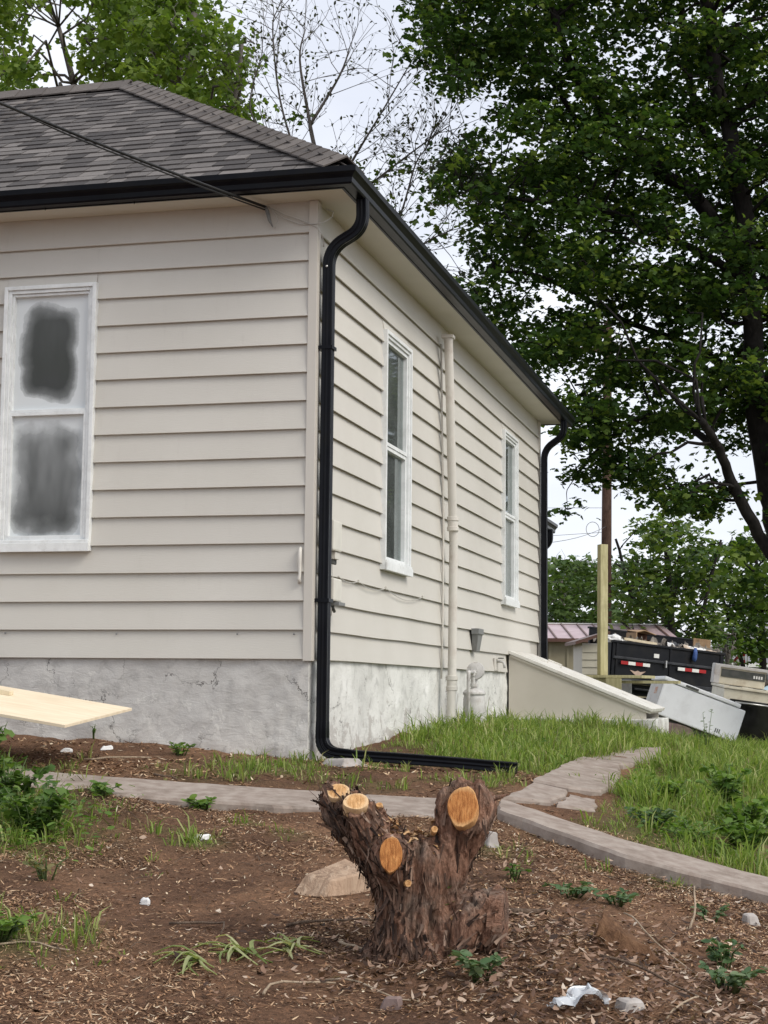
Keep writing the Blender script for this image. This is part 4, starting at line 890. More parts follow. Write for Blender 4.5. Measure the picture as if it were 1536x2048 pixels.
MB().tube([(-.32+.16*math.cos(t), -.16, 5.25+.18*math.sin(t)) for t in np.linspace(0,6.28,20)], .008, 5).build('wire_coil', M['grey_metal'], up_)
for i, (a, b, lab) in enumerate((((5.5,40,5.65),(1.9,24,3.75),'thin utility wire slanting from the pole down to the house'), ((5.5,40,6.1),(-9,60,8.6),'thin utility wire running left from the pole, upper of two'), ((5.5,40,5.5),(-9,58,6.4),'thin utility wire running left from the pole, lower of two'))):
    A1, B1 = Vector(a), Vector(b); o = MB().tube([A1.lerp(B1, t) - Vector((0,0,.5*t*(1-t))) for t in np.linspace(0,1,10)], .005, 4).build('utility_wire', M['wire'], smooth=True); tag(o, lab, 'wire')

M['trail'] = pmat('black_trailer_paint', (.005,.006,.009), (.010,.011,.015), .4, 5, 0, dirt=(.025,.023,.02), dscale=3, spec=.2)
M['red'] = pmat('red_reflector', (.35,.012,.015), (.42,.02,.02), .35); M['reflw'] = pmat('white_reflector', (.72,.72,.70), (.8,.8,.78), .35)
M['tan'] = pmat('tan_emblem', (.42,.30,.24), (.55,.42,.34), .6, 8); M['rubber'] = pmat('tyre_rubber', (.012,.012,.012), (.02,.02,.02), .8)
T0, T1 = Vector((4.40, 32.0, 0)), Vector((6.80, 33.1, 0)); tl = (T1-T0).length; tr = thing('dump_trailer', 'black dump trailer piled with debris behind the appliances', 'trailer', (T0.x, T0.y, .74), (0, R(4.6), math.atan2(T1.y-T0.y, T1.x-T0.x)))
FZ, TZ, TW = 1.15, 1.82, .95
MB().box(0, tl, 0, .05, FZ, TZ).build('side_wall', M['trail'], tr, bevel=.006); MB().box(0, tl, TW-.05, TW, FZ, TZ+.30).build('side_wall', M['trail'], tr, bevel=.006)
MB().box(-.02, .03, .051, TW-.051, FZ, TZ).build('front_wall', M['trail'], tr); MB().box(tl-.03, tl+.02, .051, TW-.051, FZ, TZ).build('tailgate', M['trail'], tr); MB().box(0, tl, .051, TW-.051, FZ-.06, FZ-.001).build('floor', M['trail'], tr)
mb = MB(); mb.box(-.02, tl+.02, -.03, .06, TZ, TZ+.05); mb.build('top_rail', M['trail'], tr, bevel=.008); MB().box(-.02, tl+.02, TW-.06, TW+.03, TZ+.301, TZ+.34).build('top_rail', M['trail'], tr, bevel=.006)
M['grey_stripe'] = pmat('worn_grey_rail', (.02,.022,.028), (.045,.048,.056), .5, spec=.25)
MB().box(0, tl, -.045, -.001, FZ+.36, FZ+.41).build('side_rail', M['grey_stripe'], tr, bevel=.008); MB().box(0, tl, -.055, -.001, FZ-.08, FZ-.005).build('side_rail', M['grey_stripe'], tr, bevel=.008)
for x in (.06, tl*.5, tl-.1): MB().box(x, x+.05, -.018, -.0015, FZ+.0, TZ-.001).build('stake', M['trail'], tr, bevel=.005)
xx = .16
for k in range(4): MB().box(xx, xx+.165, -.062, -.0465, FZ+.26, FZ+.325).build('reflector', (M['red'], M['reflw'])[k % 2], tr); xx += .17
xx = 1.50
for k in range(4): MB().box(xx, xx+.165, -.062, -.0465, FZ+.26, FZ+.325).build('reflector', (M['reflw'], M['red'])[k % 2], tr); xx += .17
mb = MB(); E2 = [(0,.06),(.13,.035),(.19,.06),(.25,.035),(.38,.06),(.28,-.01),(.19,-.06),(.10,-.01)]
mb.add([(x+.40,-.012,FZ+.11+z) for x,z in E2]+[(x+.40,-.002,FZ+.11+z) for x,z in E2], [tuple(range(8)), tuple(range(15,7,-1))]+[(i,(i+1)%8,8+(i+1)%8,8+i) for i in range(8)]); tag(mb.build('emblem', M['tan'], tr), 'tan winged emblem on the trailer side')
MB().box(.95,1.07,-.012,-.002,FZ+.46,FZ+.54).build('decal', M['reflw'], tr); MB().box(1.20,1.23,-.07,-.001,FZ+.28,FZ+.42).build('latch', M['galv'], tr, bevel=.004)
for x in (.95, 1.72):
    w_ = MB().lathe([(.20,-.11),(.34,-.11),(.37,-.08),(.37,.08),(.34,.11),(.20,.11)], 24, Matrix.Translation((x,.14,.37+x*.08)) @ Matrix.Rotation(R(90),4,'X')).build('wheel', M['rubber'], tr, smooth=True, angle=40)
    MB().lathe([(.19,-.03),(.19,.085),(.15,.05),(.05,.06),(.05,.09)], 18, Matrix.Translation((x,.14,.37+x*.08)) @ Matrix.Rotation(R(90),4,'X')).build('rim', M['galv'], w_, smooth=True, angle=40)
    MB().lathe([(.20,-.11),(.34,-.11),(.37,-.08),(.37,.08),(.34,.11),(.20,.11)], 24, Matrix.Translation((x,TW-.14,.37+x*.08)) @ Matrix.Rotation(R(90),4,'X')).build('wheel', M['rubber'], tr, smooth=True, angle=40)
MB().box(.5,2.2,-.08,.25,.93,.97).build('fender', M['trail'], tr, bevel=.01); MB().box(.1,2.5,.3,.42,.86,1.06).build('chassis', M['trail'], tr); MB().box(.1,2.5,.60,.72,.86,1.06).build('chassis', M['trail'], tr); MB().tube([(.2,.3,-.02),(.2,.3,.9)], .05, 8).build('jack', M['trail'], tr)
TM = tr.matrix_basis
def on_trailer(o, x, y, z, rz=0, rx=0, ry=0): o.matrix_world = Matrix.Translation((0,0,0)) @ (Matrix.LocRotScale(tr.location, tr.rotation_euler, None)) @ Matrix.Translation((x,y,z)) @ Matrix.Rotation(rz,4,'Z') @ Matrix.Rotation(ry,4,'Y') @ Matrix.Rotation(rx,4,'X')
M['card'] = pmat('cardboard', (.30,.19,.11), (.42,.29,.18), .8, 5); M['debris'] = pmat('grey_debris', (.10,.09,.08), (.30,.27,.24), .9, 9, .5, 30, .01)
bm = bmesh.new(); bmesh.ops.create_grid(bm, x_segments=60, y_segments=24, size=.5)
for v in bm.verts: v.co = Vector(((v.co.x+.5)*(tl-.1)+.05, (v.co.y+.5)*(TW-.12)+.06, TZ+.06+.20*mnoise.fractal(Vector((v.co.x*26, v.co.y*9, 3)), 1, 2, 5)))
me = bpy.data.meshes.new('debris'); bm.to_mesh(me); bm.free(); o = link('debris', me, M['debris']); on_trailer(o, 0, 0, 0); tag(o, 'heap of mixed grey debris filling the dump trailer', 'debris', kind='stuff')
o = thing('cardboard_box', 'open brown cardboard box on top of the trailer load', 'box'); on_trailer(o, .95, .30, TZ+.06, .10, 0, .06)
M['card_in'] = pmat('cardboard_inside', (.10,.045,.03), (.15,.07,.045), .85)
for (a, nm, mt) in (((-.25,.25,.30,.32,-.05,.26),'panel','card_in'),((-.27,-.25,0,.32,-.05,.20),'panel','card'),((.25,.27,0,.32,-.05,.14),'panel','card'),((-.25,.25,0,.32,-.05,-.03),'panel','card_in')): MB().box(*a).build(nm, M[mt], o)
mb = MB(); mb.add([(-.28,.32,.24),(-.27,.0,.20),(-.10,-.04,.26),(.22,-.02,.22),(.27,.32,.25),(-.28,.32,.255),(-.27,.0,.215),(-.10,-.04,.275),(.22,-.02,.235),(.27,.32,.265)], [(0,1,2,3,4),(9,8,7,6,5),(0,5,6,1),(1,6,7,2),(2,7,8,3),(3,8,9,4),(4,9,5,0)]); mb.build('flap', M['card'], o)
M['bagw'] = pmat('white_plastic_bag', (.62,.62,.62), (.78,.78,.78), .4, 12); M['bagb'] = pmat('black_plastic_bag', (.02,.02,.022), (.04,.04,.042), .35, 12); M['bagt'] = pmat('tan_sack', (.45,.36,.28), (.58,.48,.38), .7, 12)
def lump(name, label, cat, x, y, z, sx, sy, sz, mat, seed):
    bm = bmesh.new(); bmesh.ops.create_icosphere(bm, subdivisions=4, radius=1)
    for v in bm.verts:
        k = 1 + .35*mnoise.fractal(v.co*1.6+Vector((seed,0,0)), 1, 2, 4) + .10*abs(mnoise.noise(v.co*5+Vector((0,seed,0)))); v.co = Vector((v.co.x*sx*k, v.co.y*sy*k, max(v.co.z, -.5)*sz*k))
    me = bpy.data.meshes.new(name); bm.to_mesh(me); bm.free(); o = link(name, me, mat, smooth=True); on_trailer(o, x, y, z); return tag(o, label, cat)
lump('trash_bag', 'white plastic bag at the left end of the trailer load', 'bag', .14, .16, TZ+.06, .22, .12, .10, M['bagw'], 1)
lump('trash_bag', 'black plastic bag in the middle of the trailer load', 'bag', 1.62, .3, TZ+.04, .17, .14, .12, M['bagb'], 4)
lump('trash_bag', 'white plastic bag right of the cardboard box on the trailer', 'bag', 1.42, .22, TZ+.04, .15, .12, .10, M['bagw'], 6)
lump('trash_bag', 'long white sheet of plastic toward the right of the trailer load', 'bag', 2.02, .14, TZ+.04, .32, .10, .07, M['bagw'], 8)
lump('torn_sack', 'tan torn sack beside the black bag on the trailer', 'sack', 1.78, .2, TZ+.04, .18, .14, .09, M['bagt'], 11)
lump('torn_sack', 'tan sack at the right end of the trailer load', 'sack', 2.35, .15, TZ+.03, .22, .12, .05, M['bagt'], 14)
o = MB().box(-.40,.36,-.03,.03,0,.05).build('plank', M['lumber'], bevel=.003); on_trailer(o, .68, .08, TZ+.06, -.03, 0, .04); tag(o, 'pale plank lying along the near rim of the trailer', 'plank')
o = MB().box(0,.42,0,.03,-.1,.34).build('panel', M['card'], bevel=.004); on_trailer(o, 2.20, .45, TZ-.02, .0, 0, .0); tag(o, 'brown board standing upright at the right end of the trailer', 'board')
M['bluebag'] = pmat('blue_rag', (.03,.07,.22), (.06,.12,.34), .6, 10)
o = MB().tube([(0,0,.02),(-.01,-.02,-.08),(-.03,-.03,-.2),(-.02,-.03,-.26)], [.03,.045,.05,.015], 8).build('blue_rag', M['bluebag'], smooth=True); on_trailer(o, 1.90, -.045, TZ+.05); tag(o, 'blue rag hanging over the near side of the trailer', 'rag')

M['appl'] = pmat('white_appliance_enamel', (.86,.87,.90), (.89,.90,.93), .35, 2, 0, dirt=(.70,.70,.72), dscale=3)
M['appl_side'] = pmat('grimy_white_enamel', (.52,.50,.49), (.60,.58,.57), .45, 6, 0, dirt=(.32,.24,.2), dscale=8)
M['sticker'] = pmat('orange_sticker', (.50,.16,.06), (.62,.50,.42), .5, 30)
# chest freezer, tipped down to the right
fz = thing('chest_freezer', 'dented white chest freezer tipped down to the right on the grass', 'freezer', (5.16, 23.98, .86), (0, R(19.5), R(8)))
FL, FD, FH = 1.30, .62, .50
MB().box(-FL, 0, 0, FD, 0, FH).build('body', M['appl'], fz, bevel=.02)
MB().box(-FL-.003, -FL-.0005, .02, FD-.02, .03, FH-.02).build('end_panel', M['appl_side'], fz); MB().box(-FL-.006,-FL-.0035,.20,.32,.30,.40).build('sticker', M['sticker'], fz)
MB().box(-FL-.02, -.10, -.02, FD+.01, FH+.006, FH+.066).build('lid', M['appl'], fz, bevel=.018); MB().box(-.98,-.78,-.026,-.0205,FH+.015,FH+.05).build('latch', M['plastic_dark'], fz, bevel=.002)
for k in range(3): MB().box(-.30-k*.03,-.285-k*.03,-.004,-.0005,.05,.11).build('vent_slot', M['plastic_dark'], fz)
for x in (-1.12,-.35): MB().box(x,x+.10,FD+.0105,FD+.03,FH-.08,FH+.07).build('hinge', M['galv'], fz, bevel=.003)
MB().box(-FL+.15,-.2,.1,FD-.1,-.07,-.002).build('base_frame', M['plastic_dark'], fz)
o = chunk('rubble_pile', 'low heap of rubble propping up the left end of the freezer', 'rubble', [(-.4,-.3,-.1),(.4,-.3,-.1),(.4,.35,-.1),(-.4,.35,-.1),(-.3,-.2,.34),(.25,-.2,.2),(.25,.25,.2),(-.3,.25,.34)], M['rockred'], (4.25, 24.1, .86), .1, .06, 4, sc=5)
# cooking range, tipped the same way
M['cream'] = pmat('cream_enamel', (.62,.57,.45), (.70,.65,.53), .35, 4, 0, dirt=(.40,.33,.24), dscale=5); M['blackgl'] = pmat('black_oven_glass', (.006,.006,.006), (.012,.012,.012), .2, spec=.6)
sv = thing('kitchen_range', 'cream kitchen range with black front tilted behind the freezer', 'stove', (5.05, 24.75, .83), (R(4), R(7), R(6)))
MB().box(.0, .80, .0, .62, .04, .84).build('body', M['cream'], sv, bevel=.01); MB().box(.10,.84,-.04,-.001,.10,.70).build('oven_door', M['blackgl'], sv, bevel=.012); MB().box(-.02,.86,-.03,.63,.845,.885).build('cooktop', M['cream'], sv, bevel=.008)
MB().box(.805,.83,-.03,.6,.05,.84).build('side_panel', M['blackgl'], sv)
MB().box(.0, .80, .54, .63, .89, 1.17).build('backguard', M['cream'], sv, bevel=.01); MB().box(.09,.79,.528,.5395,1.0,1.12).build('control_panel', M['plastic_dark'], sv, bevel=.003); MB().box(-.03,.84,.50,.64,1.145,1.19).build('top_trim', M['appl_side'], sv, bevel=.008); MB().box(-.035,.06,.49,.64,.89,1.18).build('end_trim', M['appl_side'], sv, bevel=.008)
for k in range(4): MB().box(.60+k*.04,.625+k*.04,.524,.5275,1.03,1.075).build('button', M['reflw'], sv)
for (x, y) in ((.22,.16),(.6,.16),(.22,.4),(.6,.4)): MB().lathe([(.04,.0),(.10,.0),(.10,.006),(.04,.006)], 20, Matrix.Translation((x,y,.887))).build('burner', M['blackgl'], sv)
MB().tube([(.16,-.10,.66),(.78,-.10,.66)], .014, 8).build('handle', M['galv'], sv, smooth=True)

# ------------------------------------------------------------------ sheds and the neighbour's house
def ribmetal(name, c1, c2): return pmat(name, c1, c2, .45, 3, 0, dirt=tuple(x*.6 for x in c1), dscale=1.5, spec=.4)
M['pinkroof'] = ribmetal('pinkish_metal_roof', (.40,.29,.31), (.52,.41,.43)); M['shedwall'] = ribmetal('tan_metal_wall', (.33,.29,.20), (.40,.36,.26)); M['rust'] = ribmetal('brown_trim', (.10,.05,.04), (.15,.08,.06))
sh = thing('metal_shed', 'long tan metal shed with a pinkish standing-seam roof', 'shed', (3.2, 36.5, .3), (0,0,.02))
MB().box(-1.5,3.3,.1,4,-.2,2.42).build('wall', M['shedwall'], sh); mb = MB(); mb.add([(-1.7,-.15,2.44),(3.45,-.15,2.44),(3.45,2.0,2.86),(-1.7,2.0,2.86),(-1.7,4.2,2.40),(3.45,4.2,2.40)], [(0,1,2,3),(3,2,5,4)]); mb.build('roof', M['pinkroof'], sh, recalc=False)
for k in range(14): x = -1.55+k*.37; MB().box(x-.015,x+.015,0,2.18,.002,.03,Matrix.Translation((0,-.15,2.44)) @ Matrix.Rotation(math.atan2(.42,2.15),4,'X')).build('roof_seam', M['rust'], sh)
for k in range(12): x = -1.45+k*.40; MB().box(x-.03,x+.03,.07,.099,-.2,2.41).build('wall_rib', M['shedwall'], sh)
MB().box(-1.72,3.47,-.17,-.151,2.38,2.46).build('eave_trim', M['rust'], sh); MB().box(-1.72,3.47,1.95,2.05,2.865,2.89).build('ridge_trim', M['reflw'], sh)
s2 = thing('small_shed', 'small shed with cream horizontal siding partly hidden behind the post', 'shed', (4.13, 31, .55), (0,0,.05)); M['creamside'] = pmat('cream_siding', (.45,.42,.34), (.52,.49,.40), .6, 3)
MB().box(-.35,.10,.02,1.0,-.2,1.95).build('wall', M['trim'], s2)
for k in range(13): mb = MB(); mb.add([(-.35,.018,.1+k*.14),(.10,.018,.1+k*.14),(.10,-.012,.1+k*.14),(-.35,-.012,.1+k*.14),(-.35,.018,.238+k*.14),(.10,.018,.238+k*.14),(.10,.006,.238+k*.14),(-.35,.006,.238+k*.14)], [(0,1,2,3),(7,6,5,4),(0,4,5,1),(1,5,6,2),(2,6,7,3),(3,7,4,0)]); mb.build('siding_board', M['creamside'], s2)
mb = MB(); mb.add([(-.5,-.15,1.92),(-.1,-.15,2.05),(.16,-.15,2.12),(-.5,1.1,1.92),(-.1,1.1,2.05),(.16,1.1,2.12),(-.5,-.15,1.98),(-.1,-.15,2.11),(.16,-.15,2.18),(-.5,1.1,1.98),(-.1,1.1,2.11),(.16,1.1,2.18)], [(6,7,10,9),(7,8,11,10),(0,3,4,1),(1,4,5,2),(0,1,7,6),(1,2,8,7),(3,9,10,4),(4,10,11,5),(0,6,9,3),(2,5,11,8)]); mb.build('roof', M['rust'], s2)
ac = thing('condenser_unit', 'small dark condenser box in front of the small shed', 'air conditioner', (4.0, 30.2, .66)); MB().box(0,.6,0,.5,.4,1.15).build('casing', M['grey_metal'], ac, bevel=.02); MB().box(.05,.55,.05,.45,0,.4).build('stand', M['plastic_dark'], ac); MB().lathe([(.18,0),(.20,.01),(.20,.02)], 16, Matrix.Translation((.3,-.0,.78)) @ Matrix.Rotation(R(90),4,'X')).build('fan_grille', M['plastic_dark'], ac)
nh = thing('neighbour_house', 'pale blue-grey house with grey roof far off at the right edge', 'house', (11.2, 52, .0)); M['nwall'] = pmat('pale_blue_siding', (.42,.47,.50), (.5,.55,.58), .6, 3); M['nroof'] = pmat('grey_roof', (.17,.17,.18), (.24,.24,.25), .9, 30)
MB().box(0,9,0,7,-.3,2.55).build('wall', M['nwall'], nh); mb = MB(); mb.add([(-.3,-.4,2.5),(9.3,-.4,2.5),(9.3,7.4,2.5),(-.3,7.4,2.5),(1.8,3.5,4.4),(7.2,3.5,4.4)], [(0,1,5,4),(1,2,5),(2,3,4,5),(3,0,4),(3,2,1,0)]); mb.build('roof', M['nroof'], nh); MB().box(-.32,9.32,-.44,-.40,2.40,2.52).build('fascia', M['reflw'], nh)
for x in (.42, 3.2):
    w_ = MB().box(x,x+.75,-.03,-.001,1.55,2.25).build('window', M['reflw'], nh); MB().box(x+.07,x+.68,-.04,-.031,1.62,2.18).build('pane', glass_mat('far_glass_%d' % int(x*10), (.3,.35,.36), .9), w_)
cr = thing('parked_car', 'pale blue car roof just showing at the right edge', 'car', (9.0, 40, .35), (0,0,.3)); M['carblue'] = pmat('pale_blue_car_paint', (.30,.42,.50), (.34,.46,.54), .25, 2, coat=.5)
def carbody():
    mb = MB(); secs = [(-2.1,.35,.75,.75),(-1.9,.3,.85,.8),(-1.0,.3,.95,.82),(-.5,.3,1.35,.72),(.2,.3,1.42,.70),(1.0,.3,1.38,.70),(1.6,.3,1.0,.8),(2.1,.35,.85,.75)]; vs_ = []
    for (x, z0, z1, w) in secs: vs_ += [(x,-w,z0),(x,-.85,z0+.25),(x,-w,z1-.12),(x,-w*.8,z1),(x,w*.8,z1),(x,w,z1-.12),(x,.85,z0+.25),(x,w,z0)]
    fs = [(i*8+j, i*8+(j+1)%8, (i+1)*8+(j+1)%8, (i+1)*8+j) for i in range(7) for j in range(8)] + [tuple(range(8)), tuple(range(63,55,-1))]; mb.add(vs_, fs); return mb.build('body', M['carblue'], cr, smooth=True, angle=50)
carbody(); MB().box(-.75,1.35,-.735,.735,1.0,1.28).build('side_window', M['blackgl'], cr, bevel=.03)
for x in (-1.3,1.3):
    for y in (-.78,.78): MB().lathe([(.18,-.1),(.31,-.1),(.33,-.07),(.33,.07),(.31,.1),(.18,.1)], 18, Matrix.Translation((x,y,.33)) @ Matrix.Rotation(R(90),4,'X')).build('wheel', M['rubber'], cr, smooth=True, angle=40)
fg = thing('flag', 'small red and white striped flag on a thin staff before the far house', 'flag', (10.0, 45, .2)); MB().tube([(0,0,0),(.04,0,2.62)], .02, 6).build('staff', M['reflw'], fg)
for k in range(5):
    vs_ = []; 
    for i in range(7): t = i/6; x = -.02-.34*t; zz = 2.5 - k*.10 - .22*t*t; y = .04*math.sin(t*5+k*.2); vs_ += [(x,y,zz),(x,y,zz-.10)]
    mb = MB(); mb.add(vs_, [(2*i,2*i+2,2*i+3,2*i+1) for i in range(6)]); mb.build('stripe', (M['red'], M['reflw'])[k % 2], fg, recalc=False)

# ------------------------------------------------------------------ trees
LEAF = np.array([(0,0,0),(.44,.10,-.10),(.24,.36,-.02),(.42,.74,-.12),(0,1.0,-.06),(-.42,.74,-.12),(-.24,.36,-.02),(-.44,.10,-.10)], np.float32)
LFACE = np.array([(0,1,2,3,4),(0,4,5,6,7)])
OVAL = np.array([(0,0,0),(.20,.18,.03),(.27,.48,.02),(.17,.80,-.03),(0,1.0,-.10),(-.17,.80,-.03),(-.27,.48,.02),(-.20,.18,.03)], np.float32)
def leaves(name, P, size, mat, parent, r_, up_w=1.0, droop=.35, shape=LEAF, rv=None, dirs=None):
    N = len(P); th = r_.uniform(0, 2*math.pi, N)
    d = np.stack([np.cos(th), np.sin(th), r_.normal(-droop, .3, N)], -1) if dirs is None else dirs
    d /= np.linalg.norm(d, axis=1, keepdims=True)
    n = r_.normal(0, .5, (N, 3)); n[:, 2] += up_w; n -= d*np.sum(n*d, 1, keepdims=True); n /= np.linalg.norm(n, axis=1, keepdims=True)
    b = np.cross(d, n); s = size[:, None, None]
    V_ = P[:, None, :] + s*(shape[None, :, 0:1]*b[:, None, :] + shape[None, :, 1:2]*d[:, None, :] + shape[None, :, 2:3]*n[:, None, :])
    F_ = (np.arange(N)[:, None, None]*8 + LFACE[None]).reshape(-1, 5)
    rv = r_.random(N) if rv is None else rv
    return np_mesh(name, V_.reshape(-1, 3), F_, 5, mat, parent, np.repeat(np.clip(rv, 0, .999), 8))
def leaf_points(boughs, per_m2, r_, clump=11, spread=.17, flat=.45, shell=.35, csize=1.0):
    P_, C_ = [], []
    for (x, y, z, R_) in boughs:
        n = max(2, int(per_m2*R_**2.2/clump)); d = r_.normal(size=(n, 3)); d /= np.linalg.norm(d, axis=1, keepdims=True)
        rad = R_*(shell + (1-shell)*r_.random((n, 1))**.6); c = np.array([x, y, z]) + d*rad*np.array([1, 1, .72])
        p = np.repeat(c, clump, 0) + r_.normal(size=(n*clump, 3))*np.array([spread, spread, spread*flat])*csize
        P_.append(p); C_.append(np.repeat(r_.random(n), clump))
    return np.concatenate(P_), np.concatenate(C_)
def crooked(a, b, r_, k=5, amp=.08):
    A1, B1 = Vector(a), Vector(b); L_ = (B1-A1).length; out = []
    for i in range(k+1):
        t = i/k; q = A1.lerp(B1, t)
        if 0 < i < k: q += Vector(r_.normal(size=3)*amp*L_)
        q.z += .12*L_*math.sin(math.pi*t); out.append(q)
    return out
def tree(name, label, base, limbs, radii, boughs, mats, seed, per_m2, lsize, twigs=4, clump=11, spread=.17, up_w=1.0, droop=.35, twig_r=.012, group=None, flat=.45):
    r_ = np.random.default_rng(seed); t = thing(name, label, 'tree', base, group=group); off = Vector(base); wood = MB(); sk = []
    for pts, (ra, rb) in zip(limbs, radii):
        P = [Vector(p)-off for p in pts]; n = len(P); path = []
        for i in range(n-1):
            for j in range(5):
                s_ = j/5; p0, p1, p2, p3 = P[max(i-1,0)], P[i], P[i+1], P[min(i+2,n-1)]
                path.append(.5*((2*p1)+(p2-p0)*s_+(2*p0-5*p1+4*p2-p3)*s_*s_+(3*p1-p0-3*p2+p3)*s_**3) + Vector(r_.normal(size=3)*ra*.12))
        path.append(P[-1]); m = len(path); wood.tube(path, [ra+(rb-ra)*(i/(m-1)) for i in range(m)], 9); sk += [(q, ra+(rb-ra)*(i/(m-1))) for i, q in enumerate(path)]
    S_ = np.array([tuple(q) for q, _ in sk])
    for (x, y, z, R_) in boughs:
        c = Vector((x, y, z))-off; dd = np.linalg.norm((S_-np.array(c))*np.array([1,1,1.25]) + np.array([0,0,.3]), axis=1); i = int(np.argmin(dd)); q, rq = sk[i]
        r1 = min(rq*.5, .02+.010*(c-q).length)
        wood.tube(crooked(q, c, r_), np.linspace(r1, r1*.45, 6), 5)
        for _ in range(twigs):
            e = c + Vector(r_.normal(size=3)*R_*.55); wood.tube(crooked(c, e, r_, 3), np.linspace(twig_r, twig_r*.3, 4), 4, cap=False)
    wood.build('trunk', mats[0], t, smooth=True, recalc=False)
    P_, C_ = leaf_points(boughs, per_m2, r_, clump, spread, flat); P_ = P_ - np.array(base)
    leaves('crown', P_.astype(np.float32), (lsize*r_.uniform(.65, 1.25, len(P_))).astype(np.float32), mats[1], t, r_, up_w, droop, rv=np.clip(C_*.7+r_.random(len(P_))*.3, 0, .999))
    return t
M['bark_dark'] = bark_mat('dark_maple_bark', (.006,.005,.005), (.012,.010,.009), (.026,.022,.020), 14)
M['bark_grey'] = bark_mat('grey_bark', (.05,.043,.038), (.10,.088,.078), (.16,.145,.13), 14)
M['leaf_dark'] = rndmat('dark_maple_leaf', [(0,(.024,.052,.016)),(.4,(.055,.105,.026)),(.7,(.11,.175,.038)),(1,(.20,.27,.06))], .6, .45, spec=.15)
M['leaf_light'] = rndmat('light_maple_leaf', [(0,(.075,.135,.028)),(.5,(.14,.215,.038)),(1,(.23,.30,.06))], .5, .50)
M['leaf_mid'] = rndmat('mid_green_leaf', [(0,(.035,.075,.018)),(.5,(.080,.140,.026)),(1,(.16,.22,.045))], .5, .38)
M['leaf_far'] = rndmat('far_green_leaf', [(0,(.040,.080,.022)),(.5,(.075,.130,.032)),(1,(.12,.185,.05))], .6, .3)
M['leaf_bud'] = rndmat('young_leaf', [(0,(.05,.045,.035)),(.5,(.06,.075,.028)),(1,(.10,.12,.035))], .6, .3)
